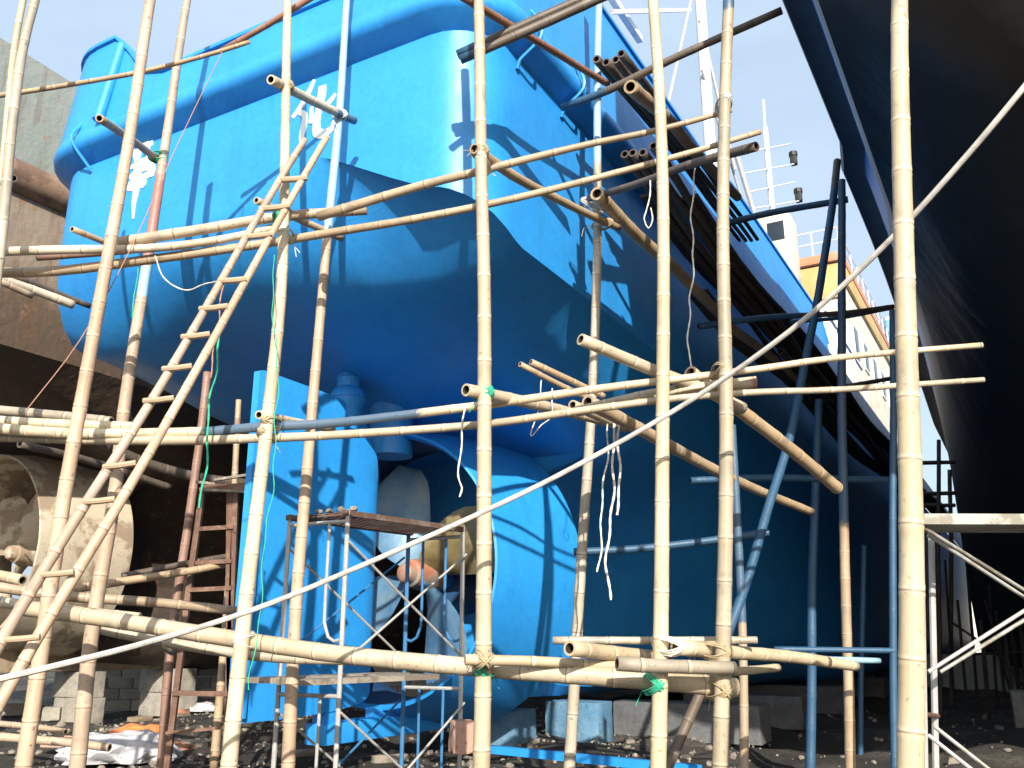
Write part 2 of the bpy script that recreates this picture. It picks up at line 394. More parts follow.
def tube_thing(name, label, cat, pts, w, m, group=None, n=8, step=.15):
    P = [p if isinstance(p, Vector) else at(*p) for p in pts]; base = P[-1].copy()
    r = w*.5*depth(P[len(P)//2])/F
    bm = bmesh.new(); q = spline([p-base for p in P], step)
    if name in ('rope', 'twine'):
        q = spline([p-base for p in P], .035); rn = random.Random(int(P[0].x*991+P[0].z*37)); ph = [rn.uniform(0, 6) for _ in range(4)]
        q = [p+Vector((math.sin(i*.55+ph[0])*.009+math.sin(i*.23+ph[1])*.014, math.sin(i*.47+ph[2])*.008, 0)) for i, p in enumerate(q)]
    add_tube(bm, q, r, n, rads=[r*(1+.22*math.sin(i*2.1)) for i in range(len(q))] if name in ('rope', 'twine') else None)
    o = done(bm, name, m); o.location = base
    return tag(o, label, cat, group)

# ------------------------------------------------------------------ hull generator (local x = starboard, y = forward, z up)
def resample(pl, n):
    d = [0]
    for a, b in zip(pl, pl[1:]): d.append(d[-1]+math.dist(a, b))
    out = []
    for i in range(n):
        s = d[-1]*i/(n-1); k = 0
        while k < len(d)-2 and d[k+1] < s: k += 1
        t = (s-d[k])/max(1e-9, d[k+1]-d[k]); out.append(tuple(a+(b-a)*t for a, b in zip(pl[k], pl[k+1])))
    return out
NB = 21; NS = 8
def sstep(a, b, x):
    t = max(0, min(1, (x-a)/(b-a))); return t*t*(3-2*t)
def make_sections(u0, u1, hb, ztop, dz=0.0):
    k = hb/3.7
    keys = [
        (u0, [(0, 5.98), (1.2, 5.93), (2.5, 5.80), (3.2, 5.72), (3.7, 5.68)]),
        (u0+.95, [(0, 5.62), (1.2, 5.57), (2.5, 5.42), (3.2, 5.46), (3.7, 5.66)]),
        (0, [(0, 5.08), (1.2, 5.02), (2.5, 4.9), (3.2, 5.1), (3.7, 5.64)]),
        (1.2, [(0, 4.72), (1.2, 4.66), (2.5, 4.6), (3.2, 4.9), (3.7, 5.62)]),
        (2.55, [(0, 4.4), (1.2, 4.35), (2.5, 4.35), (3.25, 4.8), (3.7, 5.6)]),
        (3.1, [(0, .66), (.30, .66), (.34, 2.2), (.55, 3.5), (1.3, 4.1), (2.5, 4.3), (3.25, 4.75), (3.72, 5.6)]),
        (5.5, [(0, .64), (.5, .64), (.62, 1.8), (1.1, 3.1), (2.2, 3.9), (3.3, 4.7), (3.75, 5.5)]),
        (10, [(0, .6), (1.6, .6), (2.3, 1.3), (3.0, 2.4), (3.5, 3.6), (3.8, 5.4)]),
        (15, [(0, .58), (3.1, .58), (3.55, .75), (3.78, 1.2), (3.82, 3), (3.82, 5.4)]),
        (u1-22, [(0, .58), (3.1, .58), (3.55, .75), (3.78, 1.2), (3.82, 3), (3.82, 5.4)]),
        (u1-12, [(0, .58), (1.9, .58), (2.5, .9), (2.8, 1.6), (3.0, 3), (3.3, 5.6)]),
        (u1-4, [(0, .58), (.4, .58), (.7, 1), (.85, 2), (1.0, 3.4), (1.6, 5.8)]),
        (u1, [(0, 2.6), (.05, 2.7), (.08, 3), (.1, 3.6), (.12, 4.4), (.2, 6.2)]),
    ]
    K = [(u, resample(p, NB)) for u, p in keys]
    us = [u0, u0+.02, u0+.06, u0+.14, u0+.25, u0+.4, u0+.6, u0+.8, u0+.95]
    x = u0+1.3
    while x < 2.55: us.append(x); x += .4
    us += [2.55, 2.7, 2.85, 3.0, 3.1, 3.4, 3.9, 4.6, 5.5, 6.5, 8, 10, 12.5, 15, 22, 30, u1-30, u1-22, u1-18, u1-14, u1-10, u1-7, u1-4, u1-2, u1-.8, u1]
    us = sorted(set(round(q, 3) for q in us)); secs = []
    LL = .95
    for u in us:
        i = 0
        while i < len(K)-2 and K[i+1][0] < u: i += 1
        t = max(0, min(1, (u-K[i][0])/(K[i+1][0]-K[i][0])))
        bot = [[a+(b-a)*t for a, b in zip(p, q)] for p, q in zip(K[i][1], K[i+1][1])]
        topv = 3.7 if u < 6 else 3.82
        if u > u1-22:
            q = (u1-u)/22; topv = 3.82*math.sqrt(max(0.0, 1-(1-q)**2.4))
        wl = min(1, max(0, (u-u0)/LL)); pl = math.sqrt(max(0, 1-(1-wl)**2))
        def side(rc, faceted):
            w = min(1, max(0, (u-u0)/rc)); plan = math.sqrt(max(0, 1-(1-w)**2)); hbu = hb-rc+rc*plan; B = []
            for v, z in bot:
                vv = v*k if u > u0+rc else (v/3.7)*hbu
                if faceted:     # flat facet between two knuckles, fading into the rolled edge amidships
                    q = .85*sstep(1.2, 2.2, v); kn = .42*sstep(.0, 2.0, v)*(1-1.45*max(0, v-1.9)/1.8)
                    z2 = z+.62*((1-q)*(1-pl)+q*(1-wl)**1.4)+kn*((1-q)*(1-wl)**1.6+q*(1-wl)**1.4)
                else:
                    z2 = z+.62*(1-pl)+.95*(1-w)**1.6*(v/3.7)**3
                B.append((vv, z2))
            vt = topv*k if u > u0+rc else hbu
            cv, cz = B[-1]
            Sd = [(cv+(vt-cv)*s/(NS-1), cz+(ztop-cz)*s/(NS-1)) for s in range(1, NS)]
            return [(a, b+dz) for a, b in B]+[(a, b+dz*(1-s/(NS-1))) for s, (a, b) in enumerate(Sd, 1)], vt
        ps, vs = side(.62, True); pp, vp = side(.95, False)
        secs.append((u, ps, vs, pp, vp))
    return secs
def hull_mesh(secs, name, m, parent):
    bm = bmesh.new(); G = []
    for u, pts, vt, ptl, vtl in secs:
        right = [bm.verts.new((v, u, z)) for v, z in pts]
        left = [right[0]]+[bm.verts.new((-v, u, z)) for v, z in ptl[1:]]
        G.append((right, left))
    for (r0, l0), (r1, l1) in zip(G, G[1:]):
        for j in range(len(r0)-1):
            bm.faces.new((r0[j], r1[j], r1[j+1], r0[j+1])); bm.faces.new((l0[j], l0[j+1], l1[j+1], l1[j]))
    r, l = G[0]
    bm.faces.new(r+l[:0:-1])
    r, l = G[-1]
    bm.faces.new((r[0], l[1], r[1]))
    for j in range(1, len(r)-1): bm.faces.new((r[j], l[j], l[j+1], r[j+1]))
    # deck closes the top
    for (r0, l0), (r1, l1) in zip(G, G[1:]): bm.faces.new((r0[-1], r1[-1], l1[-1], l0[-1]))
    bmesh.ops.remove_doubles(bm, verts=bm.verts, dist=.0005)
    return done(bm, name, m, parent, angle=24)
def plan_path(secs, umax):
    """points (x, y) round the stern at fender height with outward normals, port side forward end -> starboard forward end"""
    st = [(q[2], q[0]) for q in secs if q[0] <= umax+.01]; sp_ = [(q[4], q[0]) for q in secs if q[0] <= umax+.01]
    p = [(-v, u) for v, u in reversed(sp_)]
    i0, i1 = -sp_[0][0], st[0][0]; n = 14
    p += [(i0+(i1-i0)*i/n, st[0][1]) for i in range(1, n)]
    p += st
    # thin out duplicates
    q = [p[0]]
    for a in p[1:]:
        if math.dist(a, q[-1]) > .02: q.append(a)
    nm = []
    for i in range(len(q)):
        a = q[max(0, i-1)]; b = q[min(len(q)-1, i+1)]; dx, dy = b[0]-a[0], b[1]-a[1]; l = math.hypot(dx, dy); nm.append((dy/l, -dx/l))
    return q, nm
def sweep(path, nm, prof_fn, name, m, parent, closed=True, angle=35):
    bm = bmesh.new(); rings = []
    for i, ((x, y), (nx, ny)) in enumerate(zip(path, nm)):
        rings.append([bm.verts.new((x+nx*o, y+ny*o, z)) for o, z in prof_fn(i, x, y)])
    n = len(rings[0])
    for a, b in zip(rings, rings[1:]):
        for k in range(n if closed else n-1): bm.faces.new((a[k], b[k], b[(k+1) % n], a[(k+1) % n]))
    if closed: bm.faces.new(rings[0]); bm.faces.new(rings[-1][::-1])
    return done(bm, name, m, parent, angle=angle)
def nozzle_mesh(parent, c, y0, y1, ro_aft, ro_fwd, m, name='propeller_nozzle'):
    prof = []
    ln = y1-y0
    outer = [(y0, ro_aft-.03), (y0+.015, ro_aft), (y0+ln*.33, ro_aft+(ro_fwd-ro_aft)*.35), (y0+ln*.66, ro_aft+(ro_fwd-ro_aft)*.68), (y1-.03, ro_fwd), (y1, ro_fwd-.03)]
    inner = [(y1-.03, ro_fwd-.2), (y1-ln*.2, ro_fwd-.36), (y0+ln*.5, ro_aft-.13), (y0+.1, ro_aft-.07)]
    bm = bmesh.new(); lathe(bm, outer+inner, Vector(c), Vector((0, 1, 0)), 96, closed=True)
    no = len(outer)
    for i, f in enumerate(bm.faces):
        if no <= i//96 < no+len(inner)-1: f.material_index = 1
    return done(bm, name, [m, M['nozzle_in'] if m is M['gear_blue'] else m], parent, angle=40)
def blade_mesh(R_hub, R_tip, width, pitch, skew, n=10, k=8):
    """a skewed, pitched screw blade pointing along local +z, shaft along local y"""
    bm = bmesh.new(); front = []; back = []
    for i in range(n+1):
        t = i/n; r = R_hub+(R_tip-R_hub)*t
        w = width*(.34+.66*math.sin(min(1, t*1.15+.05)*math.pi*.5))*math.sqrt(max(.001, 1-max(0, (t-.62)/.38)**2.4)) + .02
        ang = skew*t*t; pt = math.atan2(pitch, 2*math.pi*r)
        f, b = [], []
        for j in range(k+1):
            s = (j/k-.5)
            c = s*w; th = .085*(1-t*.8)*math.sqrt(max(0, 1-(2*s)**2))+.006
            lat = c*math.cos(pt); ax = c*math.sin(pt)
            phi = ang+lat/r*(1.0)
            x = r*math.sin(phi); z = r*math.cos(phi)
            f.append(bm.verts.new((x, ax-th, z))); b.append(bm.verts.new((x, ax+th, z)))
        front.append(f); back.append(b)
    for g in (front, back):
        for a, c in zip(g, g[1:]):
            for j in range(k): bm.faces.new((a[j], a[j+1], c[j+1], c[j]))
    for a, c in zip(zip(front, front[1:]), zip(back, back[1:])):
        for j in (0, k): bm.faces.new((a[0][j], a[1][j], c[1][j], c[0][j]))
    for i in (0, n):
        for j in range(k): bm.faces.new((front[i][j], front[i][j+1], back[i][j+1], back[i][j]))
    return bm
def propeller(parent, c, R_tip, start, mats, hub_m, cap_m, width=1.25):
    bm = bmesh.new(); c = Vector(c)
    lathe(bm, [(-.46, .07), (-.42, .13), (-.30, .16), (-.28, .20), (0, .24), (.36, .26), (.42, .22)], c, Vector((0, 1, 0)), 32)
    hub = done(bm, 'propeller', hub_m, parent)
    bm = bmesh.new(); lathe(bm, [(.42, .2), (.5, .22), (1.3, .2)], c, Vector((0, 1, 0)), 24); done(bm, 'shaft', cap_m, hub)
    for i in range(4):
        bm = blade_mesh(.17, R_tip, width, 2.6, R(16))
        bmesh.ops.transform(bm, verts=bm.verts, matrix=Matrix.Translation(c) @ Matrix.Rotation(R(start+90*i), 4, 'Y'))
        done(bm, 'blade', mats[i], hub)
    return hub

# ================================================================== SETTING: ground, sky, light
bm = bmesh.new()
def gh(x, y):
    return .10*math.sin(x*.7+1.3)*math.sin(y*.5)+.06*math.sin(x*1.9+y*1.3)+.04*math.sin(x*3.1-y*2.7)
xs = [-500, -200, -80, -40]+[-24+i*.4 for i in range(121)]+[40, 80, 200, 500]
ys = [-300, -60, -10]+[2+i*.4 for i in range(90)]+[45, 60, 100, 200, 400, 900]
grid = [[bm.verts.new((x, y, (gh(x, y)-.06) if (-24 <= x <= 24 and 2 <= y <= 38) else -.06)) for x in xs] for y in ys]
for a, b in zip(grid, grid[1:]):
    for j in range(len(xs)-1): bm.faces.new((a[j], a[j+1], b[j+1], b[j]))
tag(done(bm, 'ground', M['ground']), kind='structure')

SUN_AZ = AZ - R(36); SUN_EL = R(27)           # direction the light travels, measured from +Y towards +X
travel = Vector((math.sin(SUN_AZ)*math.cos(SUN_EL), math.cos(SUN_AZ)*math.cos(SUN_EL), -math.sin(SUN_EL)))
sd = bpy.data.lights.new('sun', 'SUN'); sd.energy = 5.0; sd.angle = R(.5); sd.color = (1.0, .93, .82)
so = bpy.data.objects.new('sun', sd); COL.objects.link(so); so.rotation_euler = travel.to_track_quat('-Z', 'Y').to_euler(); so.location = (0, -20, 30)
w = bpy.data.worlds.new('World'); SC.world = w; w.use_nodes = True; nt = w.node_tree; bg = nt.nodes['Background']
sk = nt.nodes.new('ShaderNodeTexSky'); sk.sky_type = 'NISHITA'; sk.sun_disc = False
sk.sun_elevation = SUN_EL; p = -travel; sk.sun_rotation = math.atan2(p.x, p.y); sk.dust_density = 5.0; sk.air_density = 1.0; sk.ozone_density = 1.0
tc = nt.nodes.new('ShaderNodeTexCoord'); mp = nt.nodes.new('ShaderNodeMapping'); mp.inputs['Scale'].default_value = (1.2, 1.2, 3.5); L(nt, tc.outputs['Generated'], mp.inputs['Vector'])
veil = ramp(nt, noise(nt, 1.6, 6, mp.outputs['Vector'], .55), [(.3, (.5, .5, .5)), (.7, (.8, .8, .8))])
L(nt, mix(nt, veil, sk.outputs[0], (3.9, 4.85, 5.9)), bg.inputs['Color']); bg.inputs['Strength'].default_value = .135

# ================================================================== BLUE SHIP
ship = empty('ship', O, -AZ)
tag(ship, 'large bright blue ship on the slip with white characters, rudder and nozzle at its stern', 'ship', 'ships on the slipway')
U0, U1, HB = -2.85, 88.0, 3.7
secs = make_sections(U0, U1, HB, 7.95)
hull_mesh(secs, 'hull', M['hull_blue'], ship)
path, nrm = plan_path(secs, 40)
fprof = [(-.05, 7.94), (.0, 7.98), (.20, 8.09), (.25, 8.14), (.265, 8.21), (.25, 8.28), (.222, 8.35), (.1, 8.36), (-.05, 8.36)]
sweep(path, nrm, lambda i, x, y: fprof, 'fender', M['hull_blue'], ship, angle=50)
def btop(x, y):
    if y < 0:
        if x < -1.39 and y < 1: 
            if x > -2.25 and y < -2.5: return 9.88-(x+2.25)/.86*1.0
            return 9.9 if y < -1 else 10.2
        if x < 2.7 and y < -2.5: return 8.88
        return 10.0+(y+2.9)*.12
    return 10.36 if y < 15.4 else (9.62 if y < 15.6 else 9.5)
# densify the path for the bulwark steps
def dens(path, step=.25):
    q = [path[0]]
    for a, b in zip(path, path[1:]):
        n = max(1, int(math.dist(a, b)/(step if b[1] < 1 else 2)))
        for i in range(1, n+1): q.append((a[0]+(b[0]-a[0])*i/n, a[1]+(b[1]-a[1])*i/n))
    nm = []
    for i in range(len(q)):
        a = q[max(0, i-1)]; b = q[min(len(q)-1, i+1)]; dx, dy = b[0]-a[0], b[1]-a[1]; l = math.hypot(dx, dy); nm.append((dy/l, -dx/l))
    return q, nm
aft = [pt for pt in path if pt[1] <= 15.01]; 
aft = [(-aft[-1][0], 15.45)]+aft+[(aft[-1][0], 15.45)]
pa, na = dens(aft)
def bprof(i, x, y):
    t = btop(x, y); ins = .215-.10*(t-8.35)
    return [(.22, 8.342), (ins, t-.06), (ins+.04, t-.05), (ins+.04, t), (ins-.12, t), (ins-.12, t-.05), (ins-.05, t-.06), (.12, 8.342)]
sweep(pa, na, bprof, 'bulwark', M['hull_blue'], ship, angle=40)
for sgn in (-1, 1):                                     # lower, paler bulwark of the cargo deck forward
    fwd = [(sgn*(vt+.12), u) for u, p_, vt, _a, _b in secs if u > 15.5]
    fwd = [(sgn*3.94, 15.5)]+fwd
    nn = [(sgn, 0)]*len(fwd)
    if sgn < 0: fwd = fwd[::-1]
    sweep(fwd, nn, lambda i, x, y: [(0, 7.97), (0, 9.35+max(0, y-50)*.02), (-.1, 9.35+max(0, y-50)*.02), (-.1, 7.97)], 'side_bulwark', M['grey_strip'], ship)
# vertical stiffener pipe and its end plate on the port quarter of the transom
bm = bmesh.new(); a_, b_ = S(on_u(122, 46, U0-.10)), S(on_u(98, 120, U0-.27)); add_tube(bm, [a_, b_], .075, 12)
done(bm, 'stiffener_pipe', M['gear_blue'], ship)
# bent straps over the fender
for px, py in ((545, 68), (588, 128), (64, 158)):
    pc = S(on_v(px, py, 4.07)) if px > 300 else S(on_u(px, py, U0-.38))
    bm = bmesh.new()
    if px > 300: pts = [Vector((3.86, pc.y, 8.55)), Vector((4.0, pc.y, 8.33)), Vector((4.02, pc.y, 8.1)), Vector((3.76, pc.y-.02, 7.88)), Vector((3.72, pc.y, 7.8))]
    else: pts = [Vector((pc.x, U0-.2, 8.5)), Vector((pc.x, U0-.31, 8.2)), Vector((pc.x+.1, U0-.05, 7.85))]
    add_tube(bm, spline(pts, .05), .022, 6); done(bm, 'fender_strap', M['gear_blue'], ship)
# white characters (brush strokes lying on the transom)
def strokes(name, ss, yoff=-.012):
    bm = bmesh.new()
    for pts in ss:
        P = [(S(on_u(px, py, U0)), wpx) for px, py, wpx in pts]
        C_ = spline([Vector((p.x, p.z, wp)) for p, wp in P], .03)
        rows = []
        for i, c in enumerate(C_):
            d = C_[min(i+1, len(C_)-1)]-C_[max(i-1, 0)]; l = math.hypot(d.x, d.y) or 1; nx, nz = -d.y/l, d.x/l
            h = max(.006, c.z*.5*.0130*(1+.10*math.sin(i*1.7)+.06*math.sin(i*3.9)))
            rows.append([bm.verts.new((c.x+nx*h*s, U0+y, c.y+nz*h*s)) for s, y in ((-1, .0), (-1, yoff), (1, yoff), (1, .0))])
        for a, b in zip(rows, rows[1:]):
            for k in range(4): bm.faces.new((a[k], a[(k+1) % 4], b[(k+1) % 4], b[k]))
        bm.faces.new(rows[0]); bm.faces.new(rows[-1][::-1])
    done(bm, name, M['white_letter'], ship, smooth=False)
strokes('lettering', [   # hua
    [(136, 172, 5), (140, 150, 8), (143, 139, 8), (150, 139, 6)], [(139, 145, 7), (147, 146, 8), (153, 143, 5)], [(143, 140, 8), (147, 148, 9), (149, 156, 5)],
    [(133, 150, 4), (137, 158, 7), (139, 170, 7)], [(131, 168, 4), (140, 163, 7), (152, 158, 6), (154, 152, 4)], [(130, 178, 5), (138, 172, 8), (147, 167, 8), (154, 168, 6)],
    [(129, 186, 5), (135, 180, 6), (142, 178, 7), (152, 173, 8)], [(150, 162, 6), (153, 170, 8), (152, 177, 5)], [(139, 165, 8), (138, 180, 8), (136, 192, 8)],
    [(128, 187, 6), (131, 188, 7), (140, 184, 9), (146, 181, 6)], [(138, 180, 8), (144, 183, 8), (141, 187, 5)], [(138, 182, 9), (137, 190, 9), (135, 200, 7), (134, 210, 4), (133.5, 219, 2)]])
strokes('lettering', [   # hua, second character
    [(315, 80, 3), (309, 93, 6), (302, 106, 6), (293, 118, 4)], [(300, 112, 5), (305, 116, 6), (304, 128, 7), (302, 140, 5), (305, 147, 2)],
    [(312, 107, 3), (312, 116, 5), (312, 122, 5), (319, 113, 4)],
    [(323, 86, 8), (322, 97, 9), (319, 112, 7), (317, 124, 8), (318, 133, 9), (324, 134, 8), (331, 130, 6), (334, 124, 3)], [(336, 94, 3), (331, 101, 5), (324, 108, 4)], [(331, 131, 6), (333, 126, 4), (334, 121, 2)]])

# rudder
prof = [(-1.99, 4.80, .70), (-1.93, 4.82, .70), (-1.3, 4.80, .70), (-.7, 4.78, .72), (-.3, 4.72, .74), (0, 4.54, .78), (.22, 4.28, .82), (.34, 4.05, .88), (.41, 3.85, .95), (.45, 3.7, 1.05)]
def rth(u): 
    t = (u+1.99)/2.45
    return .05+.075*min(1, t*1.6) if t < .9 else .125*math.sqrt(max(.06, 1-((t-.9)/.1)**2))
bm = bmesh.new(); rows = {}
for sg in (1, -1):
    rows[sg] = [[bm.verts.new((sg*rth(u), u, zb+(zt-zb)*k/10)) for k in range(11)] for u, zt, zb in prof]
    for a, b in zip(rows[sg], rows[sg][1:]):
        for k in range(10): bm.faces.new((a[k], b[k], b[k+1], a[k+1]))
for i in range(len(prof)-1):
    for k in (0, 10): bm.faces.new((rows[1][i][k], rows[1][i+1][k], rows[-1][i+1][k], rows[-1][i][k]))
for i in (0, -1):
    for k in range(10): bm.faces.new((rows[1][i][k], rows[1][i][k+1], rows[-1][i][k+1], rows[-1][i][k]))
rud = done(bm, 'rudder', M['gear_blue'], ship, angle=40)
bm = bmesh.new(); add_box(bm, Vector((.10, -1.87, 2.8)), (.03, .05, 4.1), bev=.006); done(bm, 'edge_bar', M['gear_blue'], rud)
bm = bmesh.new(); lathe(bm, [(4.4, .15), (4.72, .22), (4.80, .255), (4.9, .25), (4.98, .2), (5.0, .165), (5.16, .165), (5.165, .15), (5.6, .15)], Vector((0, -.25, 0)), Z, 28)
stk = done(bm, 'rudder_stock', M['gear_blue'], ship)
bm = bmesh.new()
for z in (4.84, 5.0, 5.15): lathe(bm, [(z-.012, .24 if z < 4.9 else .17), (z, .268 if z < 4.9 else .185), (z+.012, .24 if z < 4.9 else .17)], Vector((0, -.25, 0)), Z, 28)
done(bm, 'collar', M['gear_blue'], stk)
# headbox that hangs the nozzle under the hull
bm = bmesh.new(); lathe(bm, [(4.2, .32), (4.86, .32), (5.2, .34)], Vector((.02, .75, 0)), Z, 32); done(bm, 'head_trunk', M['gear_blue'], ship)
NC = (0, 0, 2.60)
nozzle_mesh(ship, NC, .62, 2.5, 1.92, 2.27, M['gear_blue'])
propeller(ship, (0, 1.62, 2.55), 1.76, -31, [M['blade_blue'], M['blade_bronze'], M['blade_blue'], M['blade_blue']], M['hub'], M['gear_blue'], 1.12)
# sole piece under the rudder and nozzle
bm = bmesh.new()
for (y0, y1, z0, z1, w_) in ((-.55, 3.3, .34, .60, .34), (-.5, -.2, .58, .74, .22)): add_box(bm, Vector((0, (y0+y1)/2, (z0+z1)/2)), (w_, y1-y0, z1-z0), bev=.03)
done(bm, 'sole_piece', M['gear_blue'], ship)
bm = bmesh.new()
for y, z in ((.9, .62), (2.1, .5)): add_box(bm, Vector((.05, y, z)), (.14, .9, .22), bev=.02)
done(bm, 'nozzle_foot', M['gear_blue'], ship)
bm = bmesh.new(); lathe(bm, [(2.2, .45), (2.9, .55), (3.4, .5)], Vector((0, 0, 2.55)), Vector((0, 1, 0)), 28); done(bm, 'stern_tube', M['nozzle_in'], ship)  # stern tube shares the painted shade of the nozzle's inside
# zinc / pipe stub low on the hull side
# deckhouse
H0, H1, HV0, HV1, HZ0, HZ1 = 24.6, 41.0, 1.25, 3.2, 8.0, 15.7
dh = empty('deckhouse'); dh.parent = ship
bm = bmesh.new(); add_box(bm, Vector(((HV0+HV1)/2, (H0+H1)/2, (HZ0+HZ1)/2)), (HV1-HV0, H1-H0, HZ1-HZ0), bev=.05); done(bm, 'wall', M['house_wall'], dh)
bm = bmesh.new(); add_box(bm, Vector(((HV0+HV1)/2, (H0+H1)/2, HZ1+.18)), (HV1-HV0+.25, H1-H0+.5, .36), bev=.05); done(bm, 'roof', M['orange'], dh)
bm = bmesh.new(); add_box(bm, Vector((HV1+.06, (H0+H1)/2, HZ1-.45)), (.12, H1-H0, .72), bev=.04)
add_box(bm, Vector(((HV0+HV1)/2, H0-.05, HZ1-.75)), (HV1-HV0, .1, 1.4), bev=.03); done(bm, 'fascia', M['ochre'], dh)
for k in range(6):
    y = H0+1.6+k*2.4
    wdw = None
    bm = bmesh.new(); add_box(bm, Vector((HV1+.02, y, 12.9)), (.08, 1.1, 1.3), bev=.02); wdw = done(bm, 'window', M['white_paint'], dh)
    bm = bmesh.new(); add_box(bm, Vector((HV1+.055, y, 12.9)), (.03, .9, 1.1), bev=.01); done(bm, 'pane', M['glass'], wdw)
bm = bmesh.new(); add_box(bm, Vector((2.1, H0-.03, 13.0)), (.6, .1, .8), bev=.02); done(bm, 'window', M['glass'], dh)
bm = bmesh.new()
for (x0, y0), (x1, y1) in ((((HV0, H0-.1), (HV1, H0-.1))), ((HV1, H0-.1), (HV1, H1))):
    n = 2 if y0 == y1 else 11
    for i in range(n+1):
        q = Vector((x0+(x1-x0)*i/n, y0+(y1-y0)*i/n, HZ1+.36)); add_tube(bm, [q, q+Z*1.05], .03, 6)
    for h in (.55, 1.05): add_tube(bm, [Vector((x0, y0, HZ1+.36+h)), Vector((x1, y1, HZ1+.36+h))], .025, 6)
done(bm, 'railing', M['white_paint'], dh)
# locker in front of the house
bm = bmesh.new(); c_ = S(on_v(775, 250, 2.4)); add_box(bm, Vector((c_.x, c_.y, c_.z-1.0)), (1.2, 1.2, 4), bev=.05); lk = done(bm, 'deck_locker', M['house_wall'], ship)
bm = bmesh.new(); add_box(bm, Vector((c_.x+.2, c_.y-.61, c_.z+.35)), (.5, .04, .6), bev=.01); done(bm, 'pane', M['glass'], lk)
# rail on the side bulwark below the house
bm = bmesh.new()
for i in range(5):
    q = Vector((3.85, 15.8+i*1.6, 9.3)); add_tube(bm, [q, q+Z*1.3], .035, 6)
add_tube(bm, spline([Vector((3.85, 15.4, 10.0)), Vector((3.85, 15.8, 10.7)), Vector((3.85, 19, 10.65)), Vector((3.85, 22.2, 10.6))]), .045, 6)
done(bm, 'railing', M['white_paint'], ship)
# kingpost pale blue and white at the fore end of the house
bm = bmesh.new(); a_ = S(on_v(889, 318, 2.6)); b_ = Vector((a_.x, a_.y, 9)); add_tube(bm, [b_, a_], .32, 12); kp = done(bm, 'kingpost', M['white_paint'], ship)
bm = bmesh.new()
for z0, z1 in ((11.5, 13.2), (14.6, a_.z-.2)): add_tube(bm, [Vector((a_.x, a_.y, z0)), Vector((a_.x, a_.y, z1))], .34, 12)
done(bm, 'paint_band', M['pale_blue'], kp)
# masts
def mast(px, py0, py1, v, wpx, name='mast'):
    top = S(on_v(px, py0, v)); bot = Vector((top.x, top.y, 9)); bm = bmesh.new(); d = depth(on_v(px, py0, v))
    add_tube(bm, [bot, top], 0, 12, rads=[wpx*.5*d/F, wpx*.42*d/F]); return done(bm, name, M['white_paint'], ship), top
m1, t1 = mast(696, -60, 130, 1.0, 12)
bm = bmesh.new()
for px, py, qx, qy, r in ((700, 20, 735, 170, .055), (702, 70, 742, 200, .045), (735, 150, 762, 240, .09), (700, -40, 660, 140, .05)):
    add_tube(bm, [S(on_v(px, py, 1.0)), S(on_v(qx, qy, 1.4))], r, 8)
done(bm, 'stay', M['steel'], m1)
bm = bmesh.new(); beam(bm, S(on_v(690, 10, 1.0)), S(on_v(612, 12, 1.4)), .10); beam(bm, S(on_v(640, 40, 1.0)), S(on_v(610, -5, 1.2)), .16); done(bm, 'boom', M['white_paint'], m1)
m2, t2 = mast(765, 128, 240, 1.0, 6.5)
bm = bmesh.new(); add_tube(bm, [t2, S(on_v(763.5, 100, 1.0))], .05, 6); done(bm, 'aerial', M['white_paint'], m2)
for y, (x0, x1) in {150: (738, 790), 170: (742, 794), 188: (750, 795), 206: (745, 799)}.items():
    bm = bmesh.new(); p0 = S(on_v(x0, y+4, 1.0)); p1 = S(on_v(x1, y-6 if y < 200 else y-5, 1.0)); add_tube(bm, [p0, p1], .035, 6)
    yard = done(bm, 'yard', M['white_paint'], m2)
    if y != 188 and y != 150:
        bm = bmesh.new(); add_box(bm, p1+Vector((0, 0, .18)), (.3, .3, .45), bev=.05); add_tube(bm, [p1+Z*.4, p1+Z*.6], .2, 8); done(bm, 'lamp', M['black'], yard)

# ================================================================== BROWN SHIP (left) and DARK SHIP (right)
D3 = -9.9
brown = empty('ship', W(0, D3, 0), -AZ)
tag(brown, 'weathered brown and grey ship at the left with a bare beige propeller nozzle', 'ship', 'ships on the slipway')
s3 = make_sections(-3.6, 70, 3.9, 9.1, .55)
hull_mesh(s3, 'hull', M['third'], brown)
p3, n3 = plan_path(s3, 40)
sweep(p3, n3, lambda i, x, y: [(-.03+.30*math.sin(a*.449)*1.0 if 0 <= a <= 7 else 0, 9.12+.30*math.cos(a*.449)) for a in range(8)], 'fender', M['rust_pipe'], brown, angle=60)
sweep(p3, n3, lambda i, x, y: [(.02, 9.3), (.0, 11.3+max(0, -y)*.05), (-.1, 11.3+max(0, -y)*.05), (-.1, 9.3)], 'bulwark', M['third'], brown)
nozzle_mesh(brown, (0, 0, 3.35), .7, 2.6, 1.85, 2.1, M['old_nozzle'])
propeller(brown, (0, 1.7, 3.3), 1.66, 30, [M['old_nozzle']]*4, M['old_nozzle'], M['old_nozzle'], 1.15)
bm = bmesh.new(); add_box(bm, Vector((0, 4.2, 1.35)), (.5, 8.5, .75), bev=.04); done(bm, 'keel_plate', M['old_keel'], brown)
bm = bmesh.new(); lathe(bm, [(1.0, .2), (1.6, .3), (3.4, .9), (6.5, 1.1), (9, 1.0)], Vector((0, 0, 2.0)), Vector((0, 1, 0)), 28); done(bm, 'stern_bossing', M['third'], brown)

